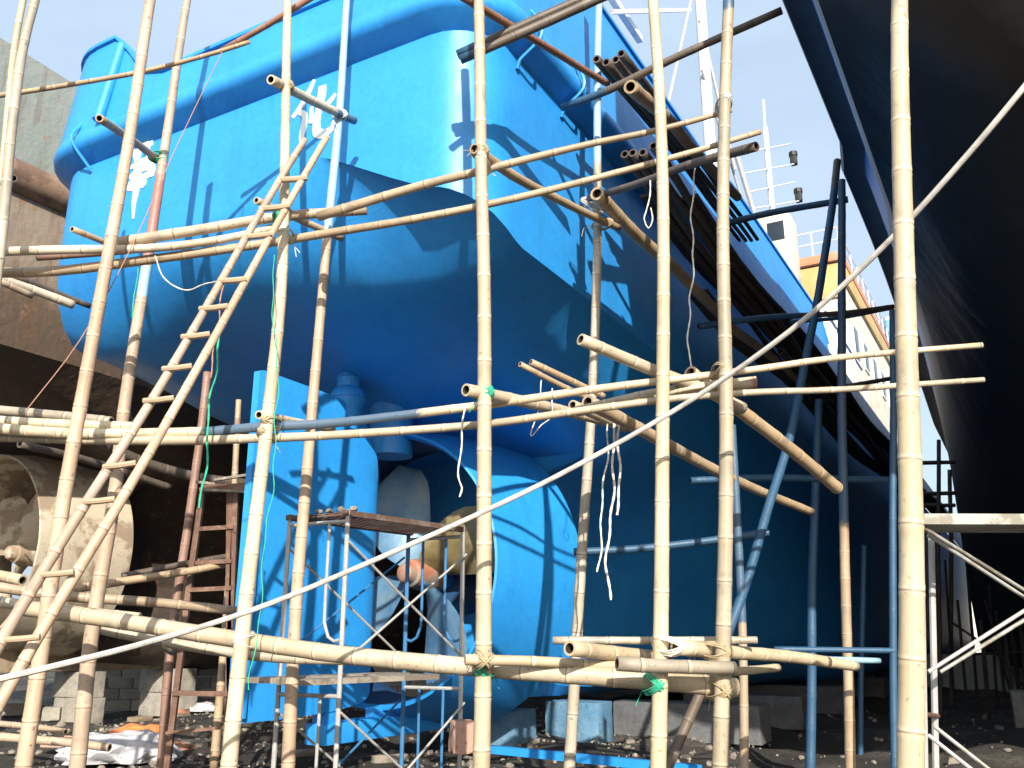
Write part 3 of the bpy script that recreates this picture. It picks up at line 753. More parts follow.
DR = 11.0
dark = empty('ship', W(0, DR, 0), -AZ)
tag(dark, 'black hulled ship towering over the right side with a brown rim and blue strake', 'ship', 'ships on the slipway')
def dark_section(u, p_, vt, _a, _b):
    t = max(0, min(1, (u-8)/26)); t = t*t*(3-2*t); wd = 1+.13*t; out = []
    for a, b in p_:
        zz = b*(1+.25*min(1, a/4.4)**4); fl = .56+.44*min(1, zz/10); out.append((a*wd*(fl+(1-fl)*t), zz))
    return (u, out, vt*wd, out, vt*wd)
sr = [dark_section(*q) for q in make_sections(-3.4, 84, 4.55, 8.0)]
hull_mesh(sr, 'hull', M['right'], dark)
pr, nr = plan_path(sr, 80)
sweep(pr, nr, lambda i, x, y: [(-.04, 9.85), (.0, 9.9), (.34, 9.98), (.38, 10.1), (.34, 10.24), (.1, 10.4), (-.04, 10.4)], 'fender', M['rim'], dark, angle=50)
sweep(pr, nr, lambda i, x, y: [(.1, 10.3), (.04, 11.3), (-.06, 11.3), (.0, 10.3)], 'bulwark', M['right'], dark)

# ================================================================== BAMBOO: standards
G1 = 'bamboo scaffold standards'
bam('pale bamboo standard leaning right at far left, its lower half crossing behind the ladder', [(18, 800, 7.2), (63, 512, 7.2), (108, 256, 7.2), (152, -10, 7.2)], 15, 8.5, 'bamboo_pink')
bam('thin standard with a red painted length, right of the left white character', [(72, 800, 8.9), (90, 640, 8.9), (115, 500, 8.9), (127, 400, 8.9), (148, 250, 8.9), (170, 110, 8.9), (190, -10, 8.9)], 15, 6, 'bamboo_pink', paints=[('paint_red', .60, .715), ('paint_sky', .56, .60), ('paint_sky', .73, .83)])
bam('bamboo standard directly left of the rudder, green twine', [(227, 800, 7.4), (247, 600, 7.4), (266, 420, 7.4), (281, 280, 7.4), (287, 120, 7.4), (288, -10, 7.4)], 16, 6.5)
bam('thin standard painted pale blue at its top, before the middle of the rudder', [(285, 800, 8.3), (296, 610, 8.3), (309, 460, 8.3), (325, 256, 8.3), (340, 100, 8.3), (348, -10, 8.3)], 13, 5.5, 'bamboo_pink', paints=[('paint_sky', .64, 1.0)])
bam('straight bamboo standard in front of the nozzle\'s rim, centre of the scaffold', [(480, 800, 6.9), (483, 520, 6.9), (486, 300, 6.9), (481, 140, 6.9), (477, -10, 6.9)], 16.5, 9)
bam('thin standard close to the blue hull, with white rope tails hanging beside it', [(566, 800, 9.3), (584, 540, 9.3), (592, 400, 9.3), (596, 250, 9.3), (598, 110, 9.3), (600, -10, 9.3)], 11, 6, 'bamboo_old', paints=[('paint_sky', .74, 1.0)])
bam('bamboo standard passing in front of the thick sawn stubs at the bottom', [(655, 800, 6.7), (662, 540, 6.7), (665, 330, 6.7), (661, 150, 6.7), (651, -10, 6.7)], 15.5, 9)
bam('bamboo standard weathered grey, shaded at its top, beside the leaning blue pole', [(722, 800, 6.8), (724, 500, 6.8), (724, 250, 6.8), (727, 90, 6.8), (729, -10, 6.8)], 15.5, 9.5, 'bamboo_old', paints=[('paint_blue', .97, 1.0)])  # grey runs along the whole pole; the darker top is shade
bam('thickest and nearest bamboo standard, against the black hull at the right', [(910, 820, 4.2), (908, 520, 4.2), (903, 260, 4.2), (903, -20, 4.2)], 26, 13, spacing=.3, n=18)
bam('bamboo standard at the left edge of the picture, thicker of the two there', [(-22, 420, 7.0), (0, 245, 7.0), (10, 140, 7.0), (22, 50, 7.0), (37, -10, 7.0)], 13, 7, 'bamboo_old')
bam('thin bamboo standard at the left edge, crossing behind the thicker one', [(-14, 330, 7.3), (4, 150, 7.3), (15, 50, 7.3), (26, -10, 7.3)], 8, 5.5)
G2 = 'poles standing along the blue hull'
def fu(px, py, Y): return (px, py, Y)
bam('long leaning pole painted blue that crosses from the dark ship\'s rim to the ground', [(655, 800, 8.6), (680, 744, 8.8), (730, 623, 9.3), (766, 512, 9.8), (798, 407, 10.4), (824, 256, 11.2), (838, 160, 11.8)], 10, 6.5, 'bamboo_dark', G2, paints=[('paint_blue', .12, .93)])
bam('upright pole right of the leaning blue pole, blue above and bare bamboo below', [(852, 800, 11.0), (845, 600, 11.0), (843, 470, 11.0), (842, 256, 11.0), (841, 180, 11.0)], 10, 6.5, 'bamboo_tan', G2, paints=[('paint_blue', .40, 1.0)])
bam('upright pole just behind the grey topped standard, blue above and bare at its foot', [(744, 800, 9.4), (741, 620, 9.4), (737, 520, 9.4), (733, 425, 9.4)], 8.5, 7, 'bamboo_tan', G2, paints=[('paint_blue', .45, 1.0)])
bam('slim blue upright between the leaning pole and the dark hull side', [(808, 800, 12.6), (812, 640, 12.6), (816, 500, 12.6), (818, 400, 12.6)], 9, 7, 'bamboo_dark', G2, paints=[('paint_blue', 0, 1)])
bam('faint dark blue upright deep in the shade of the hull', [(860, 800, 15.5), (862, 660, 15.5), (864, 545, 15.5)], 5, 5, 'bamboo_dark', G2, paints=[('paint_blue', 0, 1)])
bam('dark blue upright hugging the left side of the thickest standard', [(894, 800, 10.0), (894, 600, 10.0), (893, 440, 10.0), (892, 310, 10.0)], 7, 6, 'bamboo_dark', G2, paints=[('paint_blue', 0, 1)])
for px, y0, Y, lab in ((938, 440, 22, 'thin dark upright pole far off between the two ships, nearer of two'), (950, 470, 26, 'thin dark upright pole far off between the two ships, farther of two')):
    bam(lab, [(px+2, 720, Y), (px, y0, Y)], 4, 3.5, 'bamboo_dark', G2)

# upper horizontals
G3 = 'bamboo ledgers of the upper level'
bam('long upper ledger whose thin tip points past the grey topped standard', [(318, 216, 7.5), (420, 186, 7.3), (480, 172, 7.15), (590, 145, 7.1), (655, 131, 7.0), (731, 110, 7.0)], 9, 4.5, 'bamboo_tan', G3)
bam('long lower ledger sagging across the transom, dark at its left', [(-20, 272, 7.9), (60, 270, 7.7), (140, 261, 7.6), (260, 245, 7.6), (340, 232, 7.5), (420, 218, 7.3), (540, 192, 7.2), (680, 155, 7.1), (760, 132, 7.1)], 10, 5, 'bamboo_tan', G3)
bam('broad ledger ending beside the standard left of the rudder, topmost of the left pair', [(118, 243, 7.5), (200, 231, 7.5), (280, 218, 7.55), (367, 211, 7.6)], 10, 8.5, 'bamboo_tan', G3)
bam('pale ledger entering from the left edge below the painted character', [(-20, 254, 7.6), (70, 251, 7.5), (153, 248, 7.5), (225, 238, 7.55), (275, 226, 7.6)], 9, 7, 'bamboo', G3)
bam('thin pinkish ledger tucked between the pale and the dark ledgers at left', [(38, 258, 7.7), (120, 252, 7.6), (180, 246, 7.6)], 6, 6, 'bamboo_red', G3)
bam('grey ledger running behind two standards under the hanging noose', [(588, 199, 9.1), (640, 184, 8.4), (690, 165, 7.8), (757, 146, 7.2)], 6, 9, 'bamboo_dark', G3)
bam('thin bamboo rod high at left across the sky', [(-20, 98, 8.0), (70, 84, 8.0), (150, 70, 8.0), (222, 51, 8.0), (250, 42, 8.0)], 5, 4, 'bamboo_tan', G3)
bam('reddish brown rod sloping up out of the top edge at left', [(221, 51, 8.1), (265, 27, 7.9), (318, -6, 7.7)], 5, 6, 'bamboo_red', G3)
bam('short sloping stub over the second white character, sawn end left and blue tip right', [(271, 80, 7.2), (310, 100, 7.8), (355, 121, 8.45)], 9, 7, 'bamboo', 'short putlogs lashed to the standards', paints=[('paint_blue', .74, 1.0)])
bam('short sloping stub crossing beside the first white character', [(100, 119, 7.4), (130, 139, 8.2), (163, 164, 9.2)], 7.5, 6.5, 'bamboo_tan', 'short putlogs lashed to the standards')
bam('short stub poking out below the blue quarter at left', [(72, 229, 7.4), (92, 237, 7.6), (112, 245, 7.8)], 5.5, 5.5, 'bamboo_tan', 'short putlogs lashed to the standards')
bam('short dark stub meeting the ladder\'s top', [(256, 200, 7.5), (290, 215, 7.9), (342, 238, 8.5)], 6.5, 6.5, 'bamboo_tan', 'short putlogs lashed to the standards')
bam('long putlog from the centre standard down to the hull, sawn end at upper left', [(473, 148, 6.85), (520, 180, 7.6), (570, 206, 8.5), (619, 228, 9.4)], 10, 6.5, 'bamboo_tan', 'short putlogs lashed to the standards')
bam('putlog sloping down from the top edge to the thin standard by the hull', [(462, -4, 6.9), (530, 38, 7.8), (607, 83, 9.2)], 8, 6, 'bamboo_red', 'short putlogs lashed to the standards')
for k, (dx, dy, lab) in enumerate(((0, 0, 'upper dark pole of the pair crossing the top of the stern corner'), (3, 5, 'lower dark pole of the pair crossing the top of the stern corner'))):
    bam(lab, [(457+dx, 54+dy, 7.6), (520+dx, 27+dy, 7.5), (610+dx, -12+dy, 7.4)], 8.5, 9, 'bamboo_dark', 'pair of poles at the stern corner', paints=[('paint_blue', 0, .16)])
bam('grey blue pole from the hull fender up to the dark ship\'s rim', [(562, 107, 9.0), (610, 90, 8.7), (680, 57, 8.3), (782, 11, 7.9)], 7, 7, 'bamboo_dark', G3, paints=[('paint_blue', 0, .22)])
# decking poles along the hull side
G4 = 'walkway poles laid along the blue hull'
k = 0
for (px, py, v, ex, ey, w0, lab) in ((597, 58, 4.42, 740, 240, 8, 'upper walkway pole, its open end lowest left of four'), (607, 62, 4.55, 746, 241, 8, 'upper walkway pole, second open end from the left'), (615, 60, 4.66, 751, 241, 8, 'upper walkway pole, third open end from the left'), (621, 54, 4.78, 757, 240, 8, 'upper walkway pole, highest open end of the four')):
    bam(lab, [on_v(px, py, v), on_v((px+ex)/2+2, (py+ey)/2, v), on_v(ex, ey, v)], w0, 3.2, 'bamboo_dark', G4)
bam('thick tan pole lying on the upper walkway poles with a pale sawn end', [on_v(629, 86, 5.0), on_v(680, 134, 4.95), on_v(737, 196, 4.9)], 13, 8, 'bamboo_tan', G4)
for (px, py, v, ex, ey, lab) in ((624, 155, 4.35, 812, 400, 'lower walkway pole with a pale open end, leftmost of four'), (632, 153, 4.46, 840, 420, 'lower walkway pole, second open end from the left'), (643, 153, 4.58, 868, 446, 'lower walkway pole, third open end from the left'), (652, 147, 4.7, 893, 470, 'lower walkway pole, rightmost open end of four')):
    bam(lab, [on_v(px, py, v), on_v(px+(ex-px)*.45, py+(ey-py)*.47, v), on_v(ex, ey, v)], 8, 3.5, 'bamboo_dark', G4)
# planks that make the dark deck of the walkway
def walk_plank(u0, u1, v0, v1, z0, z1, lab):
    n = 12; bm = bmesh.new(); rows = []
    base = W(u0, v0, z0)
    for i in range(n+1):
        t = i/n; sag = -.10*math.sin(t*math.pi*2)-.06*math.sin(t*9)
        u = u0+(u1-u0)*t; z = z0+(z1-z0)*t+sag
        rows.append([bm.verts.new(W(u, v, z+dz)-base) for v, dz in ((v0, 0), (v1, 0), (v1, .05), (v0, .05))])
    for a, b in zip(rows, rows[1:]):
        for q in range(4): bm.faces.new((a[q], b[q], b[(q+1) % 4], a[(q+1) % 4]))
    bm.faces.new(rows[0]); bm.faces.new(rows[-1])
    o = done(bm, 'walkway_plank', M['deckplank']); o.location = base; tag(o, lab, 'plank', 'planks of the hull side walkway')
M['deckplank'] = metal_mat('shade_dark_timber', (.085, .065, .05), (.045, .035, .03), .5, .8, 0)  # timber darkened to put the walkway's shaded underside into its colour
walk_plank(.6, 11, 4.12, 4.46, 7.28, 7.16, 'dark walkway plank near the stern on the hull side')
walk_plank(.9, 13, 4.52, 4.82, 7.26, 7.14, 'dark outer walkway plank near the stern, beside the hull plank')
walk_plank(9.5, 24, 4.08, 4.5, 7.22, 7.16, 'dark walkway plank of the middle stretch on the hull side')
walk_plank(11, 26, 4.54, 4.9, 7.20, 7.12, 'dark outer walkway plank of the middle stretch')
walk_plank(23, 44, 4.1, 4.8, 7.3, 7.6, 'dark walkway plank farthest towards the bow')
walk_plank(2.5, 12.5, 4.1, 4.4, 6.55, 6.6, 'dark plank of the lower walkway near the stern')
walk_plank(12, 30, 4.1, 4.5, 6.6, 6.8, 'dark plank of the lower walkway towards the bow')
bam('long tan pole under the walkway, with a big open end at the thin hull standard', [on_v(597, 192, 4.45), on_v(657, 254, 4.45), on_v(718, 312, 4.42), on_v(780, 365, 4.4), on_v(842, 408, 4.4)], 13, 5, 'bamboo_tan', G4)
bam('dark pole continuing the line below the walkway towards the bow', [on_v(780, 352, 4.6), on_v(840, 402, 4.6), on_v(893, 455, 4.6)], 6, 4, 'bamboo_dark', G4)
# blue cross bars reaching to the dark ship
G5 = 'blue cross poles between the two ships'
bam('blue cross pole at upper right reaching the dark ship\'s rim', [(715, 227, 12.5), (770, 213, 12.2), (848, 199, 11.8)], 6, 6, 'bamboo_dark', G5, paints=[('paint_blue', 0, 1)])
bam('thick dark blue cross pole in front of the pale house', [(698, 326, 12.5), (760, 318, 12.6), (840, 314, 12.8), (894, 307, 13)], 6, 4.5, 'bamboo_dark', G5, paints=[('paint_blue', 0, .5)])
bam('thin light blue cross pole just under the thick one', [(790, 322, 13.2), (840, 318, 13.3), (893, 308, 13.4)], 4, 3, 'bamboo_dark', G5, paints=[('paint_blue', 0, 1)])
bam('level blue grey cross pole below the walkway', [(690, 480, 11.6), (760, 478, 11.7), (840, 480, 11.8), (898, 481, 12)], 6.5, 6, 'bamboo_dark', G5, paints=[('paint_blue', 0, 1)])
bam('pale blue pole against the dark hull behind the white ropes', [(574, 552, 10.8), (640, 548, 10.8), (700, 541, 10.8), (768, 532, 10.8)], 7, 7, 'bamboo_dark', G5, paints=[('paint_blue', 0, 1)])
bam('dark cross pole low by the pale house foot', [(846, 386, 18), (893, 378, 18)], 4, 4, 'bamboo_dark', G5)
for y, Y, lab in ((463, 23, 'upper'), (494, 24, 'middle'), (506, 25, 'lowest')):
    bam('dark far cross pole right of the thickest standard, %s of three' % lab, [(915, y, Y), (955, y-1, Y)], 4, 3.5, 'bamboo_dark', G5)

# middle horizontals
G6 = 'bamboo ledgers of the middle level'
bam('upper middle ledger with a long faded blue stretch over the rudder', [(-20, 427, 7.8), (80, 433, 7.75), (200, 432, 7.7), (262, 427, 7.6), (340, 423, 7.5), (480, 406, 7.25), (593, 389, 7.0), (680, 378, 7.0), (760, 368, 7.0), (841, 357, 7.0), (982, 346, 7.0)], 11, 5, 'bamboo', G6, paints=[('paint_blue', .235, .46)])
bam('lower middle ledger running the full width under the blue stretched one', [(-20, 436, 7.9), (80, 440, 7.8), (180, 441, 7.7), (260, 438, 7.6), (340, 434, 7.5), (480, 424, 7.3), (580, 411, 7.05), (680, 399, 7.05), (760, 393, 7.05), (841, 390, 7.05), (984, 379, 7.05)], 10, 5, 'bamboo', G6)
bam('short broad ledger with a reddish end just right of the grey topped standard', [(575, 412, 7.3), (660, 394, 7.25), (756, 383, 7.2)], 10, 11, 'bamboo', G6, paints=[('paint_red', .97, 1)])
bam('sloping putlog with its open end just left of the centre standard', [(465, 389, 6.8), (540, 405, 7.5), (627, 428, 8.4)], 12, 8, 'bamboo', 'putlogs of the middle level')
bam('long putlog from above the middle ledgers down right to the blue pole', [(581, 340, 6.55), (655, 371, 7.0), (700, 388, 7.3), (742, 408, 7.6)], 11, 11, 'bamboo', 'putlogs of the middle level')
bam('long tan putlog sloping from the middle ledgers down towards the thickest standard', [(690, 374, 7.3), (838, 487, 9.0)], 13, 11, 'bamboo_tan', 'putlogs of the middle level')
bam('tan putlog below it that runs into the shade of the dark hull', [(588, 402, 7.4), (650, 434, 8.2), (731, 478, 9.4), (812, 513, 10.8)], 13, 7, 'bamboo_tan', 'putlogs of the middle level')
bam('thin dark split pole above the middle ledgers, left of two', [(520, 364, 7.5), (560, 385, 7.8), (602, 404, 8.1)], 5, 5, 'bamboo_tan', 'split poles above the middle ledgers')
bam('thin dark split pole above the middle ledgers, right of two', [(531, 362, 7.6), (566, 378, 7.8), (604, 396, 8.1)], 6, 5, 'bamboo_tan', 'split poles above the middle ledgers')
bam('putlog stub end seen under the ledgers with a sawn tip at the hull standard', [(572, 405, 7.5), (625, 428, 8.3)], 9, 8, 'bamboo', 'putlogs of the middle level')
bam('short putlog stub tied at the rudder\'s top edge', [(259, 415, 7.35), (290, 421, 7.9), (332, 429, 8.7)], 8, 6.5, 'bamboo', 'putlogs of the middle level')
# left cluster
G7 = 'bamboo at the brown ship'
bam('upper of two stacked poles at left ending in an open cut before the ladder', [(-20, 409, 8.3), (60, 417, 8.2), (112, 423, 8.1)], 9, 9, 'bamboo_old', G7)
bam('lower of two stacked poles at left, open end beside the ladder rail', [(-20, 418, 8.0), (50, 423, 7.9), (137, 427, 7.8)], 9, 9, 'bamboo', G7)
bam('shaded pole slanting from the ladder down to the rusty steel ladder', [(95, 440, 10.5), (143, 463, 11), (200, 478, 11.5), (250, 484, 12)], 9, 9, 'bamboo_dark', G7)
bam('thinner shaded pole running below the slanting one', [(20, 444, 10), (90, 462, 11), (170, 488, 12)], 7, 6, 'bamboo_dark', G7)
bam('pole slanting down to the right at left edge under the upper ledgers', [(-10, 276, 9), (30, 289, 9.4), (73, 305, 9.8)], 8, 8, 'bamboo', G7)
bam('thin dark pole beside the slanting one at left edge', [(14, 276, 9.4), (50, 290, 9.8), (90, 306, 10.2)], 6, 5, 'bamboo_dark', G7)
bam('small pole end peeping out at the left edge below the upper ledgers', [(-10, 277, 8.8), (32, 296, 9.2)], 6, 6, 'bamboo_tan', G7)
bam('short stub with an open end under the brown fender at left', [(-14, 190, 7.6), (14, 178, 7.1)], 7, 7, 'bamboo', G7)
# lower horizontals
G8 = 'bamboo ledgers of the lower level'
bam('thickest low ledger bowing from the left standards to past the grey topped standard', [(20, 610, 7.7), (107, 620, 7.6), (240, 638, 7.5), (340, 652, 7.3), (467, 666, 7.1), (560, 675, 6.95), (650, 683, 6.9), (735, 690, 7.0)], 14, 17, 'bamboo', G8, paints=None)
bam('low ledger with dark burnt stretch crossing the rudder under the thickest one', [(104, 628, 8.0), (160, 640, 8.0), (240, 654, 8.0), (300, 660, 8.0), (400, 662, 8.0)], 10, 8, 'bamboo_old', G8)
bam('pale sawn pole lying on the broad ledger right of the centre standard', [(465, 659, 6.75), (540, 661, 6.85), (640, 667, 7.0)], 10, 8, 'bamboo', G8)
bam('thin level pole above the thick stubs at the bottom', [(553, 641, 7.2), (640, 641, 7.15), (757, 640, 7.1)], 7, 6.5, 'bamboo_old', G8)
bam('thick sawn stub pointing left, lying on the low ledgers before the hull standard', [(570, 648, 6.6), (610, 653, 6.95), (665, 659, 7.4)], 14, 12, 'bamboo', G8)
bam('pale sawn stub left of the standard, lowest of the short stubs', [(617, 664, 6.5), (650, 666, 6.55), (735, 668, 6.7)], 13, 11, 'bamboo_old', G8)
bam('thick curved stub running right from the grey topped standard', [(677, 647, 6.65), (730, 653, 7.1), (790, 658, 7.6), (856, 667, 8.2)], 14, 9, 'bamboo', G8)
bam('small pole ends peeping right of the grey topped standard', [(640, 683, 6.9), (690, 676, 7.2), (778, 667, 8)], 9, 7, 'bamboo', G8)
bam('pale blue short pole resting on the curved stub', [(800, 659, 8.4), (840, 660, 8.6), (879, 661, 8.8)], 6, 5, 'bamboo_dark', G8, paints=[('paint_sky', 0, 1)])
bam('blue level pole behind the curved stub', [(774, 649, 10), (840, 650, 10), (896, 651, 10)], 5, 5, 'bamboo_dark', G8, paints=[('paint_blue', 0, 1)])
bam('short pole end at the left edge beside the ladder foot', [(-15, 573, 7.6), (23, 580, 7.4)], 10, 10, 'bamboo', G8)
bam('shaded low pole from the left edge to the rusty ladder, upper', [(-20, 583, 9.5), (67, 595, 9.7), (150, 602, 10), (236, 612, 10.4)], 10, 8, 'bamboo_tan', G8)
bam('low pole from the left edge towards the left standards', [(-20, 598, 8.2), (60, 609, 8.2), (140, 618, 8.2)], 10, 9, 'bamboo', G8)
bam('thin pole in the shade slanting up to the rusty ladder, lower of two', [(70, 590, 10.2), (187, 572, 10.8), (236, 562, 11.2)], 8, 6, 'bamboo_tan', G8)
bam('thin pole in the shade slanting up to the rusty ladder, upper of two', [(122, 576, 10.6), (187, 563, 11), (250, 552, 11.5)], 6, 5, 'bamboo_dark', G8)
bam('crooked thin stick under the low ledgers', [(106, 629, 8.6), (150, 640, 9), (172, 653, 9.4)], 6, 5, 'bamboo_tan', G8)
bam('pole lying on the ground at the left, nearer one', [(-20, 734, 11.9), (65, 742, 11.7), (110, 748, 11.6)], 8, 7, 'bamboo_tan', 'poles on the ground')
bam('pole lying on the ground at the left, farther one', [(-20, 722, 13.2), (40, 727, 13.1), (66, 731, 13.0)], 6, 5, 'bamboo_tan', 'poles on the ground')
bam('dark brown bamboo upright left of the rusty steel ladder', [(158, 800, 11.4), (173, 640, 11.4), (190, 512, 11.4), (206, 372, 11.4)], 9, 7, 'bamboo_red', 'uprights at the rusty ladder')
bam('dark upright behind the rusty steel ladder', [(214, 768, 11.8), (228, 600, 11.8), (238, 400, 11.8)], 8, 5, 'bamboo_tan', 'uprights at the rusty ladder')

# ================================================================== bamboo ladder
lad = empty('bamboo_ladder', at(-40, 760, 5.6))
tag(lad, 'long bamboo ladder with lashed rungs leaning against the scaffold at the left', 'ladder')
def rail(pts, w0, w1):
    P = [foot(pts[0], pts[1])-lad.location]+[at(*p)-lad.location for p in pts]; NP[0] += 1
    me = pole_mesh(P, w0*.5*depth(at(*pts[0]))/F, w1*.5*depth(at(*pts[-1]))/F, None, seed=NP[0]); return link('rail', me, [M['bamboo_pink'], M['bamboo_in']], lad)
def foot(a, b):
    p, q = at(*a), at(*b); d = p-q; return p+d*((p.z+.1)/-d.z)
LR = [(-48, 730, 5.5), (0, 645, 5.75), (80, 510, 6.2), (160, 385, 6.6), (236, 256, 7.0), (306, 140, 7.35)]
RR = [(-50, 800, 5.5), (0, 706, 5.75), (115, 512, 6.2), (190, 380, 6.6), (258, 256, 7.0), (328, 137, 7.35)]
rail(LR, 15, 6.5); rail(RR, 15, 6.5)
for y0, y1, x0, x1 in ((281, 279, 221, 245), (309, 306, 202, 226), (337, 334, 184, 208), (369, 366, 165, 190), (401, 398, 146, 172), (467, 463, 106, 134), (502, 499, 86, 113), (575, 572, 40, 72), (640, 637, 2, 38), (209, 206, 262, 287), (237, 234, 246, 270), (180, 178, 280, 305)):
    bm = bmesh.new(); t = (645-y0)/(645-140); Y = 5.75+1.6*max(0, t)
    add_tube(bm, spline([at(x0-2, y0, Y)-lad.location, at((x0+x1)/2, (y0+y1)/2+.5, Y-.02)-lad.location, at(x1+2, y1, Y)-lad.location], .06), .5*6.5*depth(at(x0, y0, Y))/F, 8); done(bm, 'rung', M['bamboo_tan'], lad)

# ================================================================== rusty steel ladder (two uprights pairs, angle iron)
rl = empty('steel_ladder', at(165, 766, 11.0))
tag(rl, 'rusty steel trestle ladder standing between the brown ship and the rudder', 'ladder')
def rpart(name, p, q, w_, m='rust', par=rl):
    bm = bmesh.new(); beam(bm, p-par.location, q-par.location, w_); return done(bm, name, M[m], par, smooth=False)
for pts in (((203, 488), (189, 590), (163, 800)), ((236, 492), (232, 600), (224, 800)), ((230, 488), (229, 600), (232, 800))):
    bm = bmesh.new()
    for a, b in zip(pts, pts[1:]): beam(bm, at(*a, 11.0)-rl.location, at(*b, 11.0)-rl.location, .065)
    done(bm, 'upright', M['rust'], rl, smooth=False)
for (x0, y0, x1, y1, w_) in ((202, 489, 250, 487, .09), (200, 529, 234, 527, .05), (190, 590, 232, 588, .05), (173, 693, 228, 694, .055), (166, 733, 228, 727, .035), (196, 563, 232, 561, .05)):
    rpart('rung', at(x0, y0, 10.97), at(x1, y1, 10.97), w_)
for k, (a, b) in enumerate((((196, 486), (252, 492)), ((214, 484), (248, 479)), ((205, 494), (250, 496)))):
    o_ = empty('stick'); bpy.data.objects.remove(o_)
    bm = bmesh.new(); p0, p1 = at(*a, 11.0-.08*k)+Z*.05, at(*b, 11.0-.08*k)+Z*.05
    beam(bm, Vector((0, 0, 0)), p1-p0, .055, .03); o_ = done(bm, 'plank', M['plank'], smooth=False); o_.location = p0
    tag(o_, ('short loose plank lying level on top of the rusty steel ladder', 'short loose plank with a greenish end slanting up on the rusty steel ladder', 'short loose plank lowest on the rusty steel ladder top')[k], 'plank', 'planks on the rusty ladder')

# ================================================================== steel frame scaffold before the rudder
fs = empty('scaffold_tower', at(348, 800, 8.8)); fs.location.z = 0
tag(fs, 'steel frame scaffold tower with mesh platform standing before the rudder and propeller', 'scaffold tower')
b0 = at(348, 516, 8.8); b1 = at(290, 520, 9.15); b2 = at(463, 533, 10.15); zt = b0.z
e1 = Vector((b2.x-b0.x, b2.y-b0.y, 0)); e2 = Vector((b1.x-b0.x, b1.y-b0.y, 0))
q00 = Vector((b0.x, b0.y, 0)); q10 = q00+e1; q01 = q00+e2; q11 = q10+e2
def loc(p): return p-fs.location
def tubep(name, pts, r, m='steel', par=None, step=None):
    bm = bmesh.new(); P = [loc(p) for p in pts]; add_tube(bm, spline(P, step) if step else P, r, 8); return done(bm, name, M[m], par or fs)
zm = at(345, 684, 8.8).z
for q, m in ((q00, 'steel'), (q01, 'steel'), (q10, 'steel'), (q11, 'steel_blue')):
    tubep('post', [q-Z*.1, q+Z*(zt+.06)], .024, m)
for (a, b, m) in ((q00, q01, 'steel'), (q10, q11, 'steel')):
    for z0, z1 in ((zm, zt), (zm-1.62, zm-.06)):
        d = (b-a)
        tubep('transom_bar', [a+Z*(z1-.05), b+Z*(z1-.05)], .02)
        for s in (.30, .72):
            p = a+d*s; side = -1 if s < .5 else 1
            end = a if s < .5 else b
            tubep('inner_tube', [p+Z*(z1-.06), p+Z*(z0+.55), p.lerp(end, .25)+Z*(z0+.42), p.lerp(end, .6)+Z*(z0+.38), end+Z*(z0+.40)], .016, 'steel' if a is q00 else 'steel_blue', step=.08)
for (a, b, m) in ((q00, q10, 'steel'), (q01, q11, 'steel')):
    for z0, z1 in ((zm, zt), (zm-1.62, zm)):
        off = (e2.normalized()*(-.03 if a is q00 else .03))
        tubep('brace', [a+off+Z*(z1-.25), b+off+Z*(z0+.2)], .013, m); tubep('brace', [a+off*1.6+Z*(z0+.2), b+off*1.6+Z*(z1-.25)], .013, 'steel' if a is q00 else 'steel_blue')
bm = bmesh.new()
def slab(bm, a, b, c, d, z, t):
    vs = [bm.verts.new(loc(p+Z*(z+h))) for h in (0, t) for p in (a, b, c, d)]
    for q in ((0, 1, 2, 3), (4, 5, 6, 7), (0, 1, 5, 4), (1, 2, 6, 5), (2, 3, 7, 6), (3, 0, 4, 7)): bm.faces.new([vs[i] for i in q])
# mesh platform: edge channels and slats
for s in (0, 1):
    a = q00+e2*s; slab(bm, a-e1*.02-e2*.03*(1-2*s), a+e1*1.02-e2*.03*(1-2*s), a+e1*1.02+e2*.05*(1-2*s), a-e1*.02+e2*.05*(1-2*s), zt, .055)
for i in range(24):
    a = q00+e1*(i/24+.005); slab(bm, a, a+e1*.022, a+e1*.022+e2, a+e2, zt+.012, .02)
for i in range(7):
    a = q00+e2*(i/7+.05); slab(bm, a, a+e1, a+e1+e2*.05, a+e2*.05, zt+.034, .012)
done(bm, 'platform', M['mesh_board'], fs, smooth=False)
for k in range(5):                                           # bits of rubbish on the platform
    bm = bmesh.new(); c = q01.lerp(q00, .15+.2*k)+e1*.06+Z*(zt+.085)
    bmesh.ops.create_icosphere(bm, subdivisions=1, radius=.045)
    for v in bm.verts: v.co *= random.uniform(.7, 1.25); v.co.z *= .7
    o_ = done(bm, 'rubble_lump', M['rubble']); o_.location = c
    tag(o_, 'small grey lump of rubble on the left edge of the mesh platform', 'rubble', 'lumps on the mesh platform')
for k, (s0, s1, zz) in enumerate(((.0, .42, 0), (.5, .95, .01))):    # planks on the lower level
    bm = bmesh.new(); a = q00+e2*s0-e1*.25; p = [a, a+e1*1.05, a+e1*1.05+e2*(s1-s0), a+e2*(s1-s0)]; base = p[0]+Z*zm
    vs = [bm.verts.new(q+Z*(zm+zz+h)-base) for h in (0, .05) for q in p]
    for q in ((0, 1, 2, 3), (4, 5, 6, 7), (0, 1, 5, 4), (1, 2, 6, 5), (2, 3, 7, 6), (3, 0, 4, 7)): bm.faces.new([vs[i] for i in q])
    o_ = done(bm, 'plank', M['plank'], smooth=False); o_.location = base
    tag(o_, ('grey timber plank nearer the camera on the scaffold tower\'s lower level', 'grey timber plank nearer the rudder on the scaffold tower\'s lower level')[k], 'plank', 'planks on the scaffold tower')

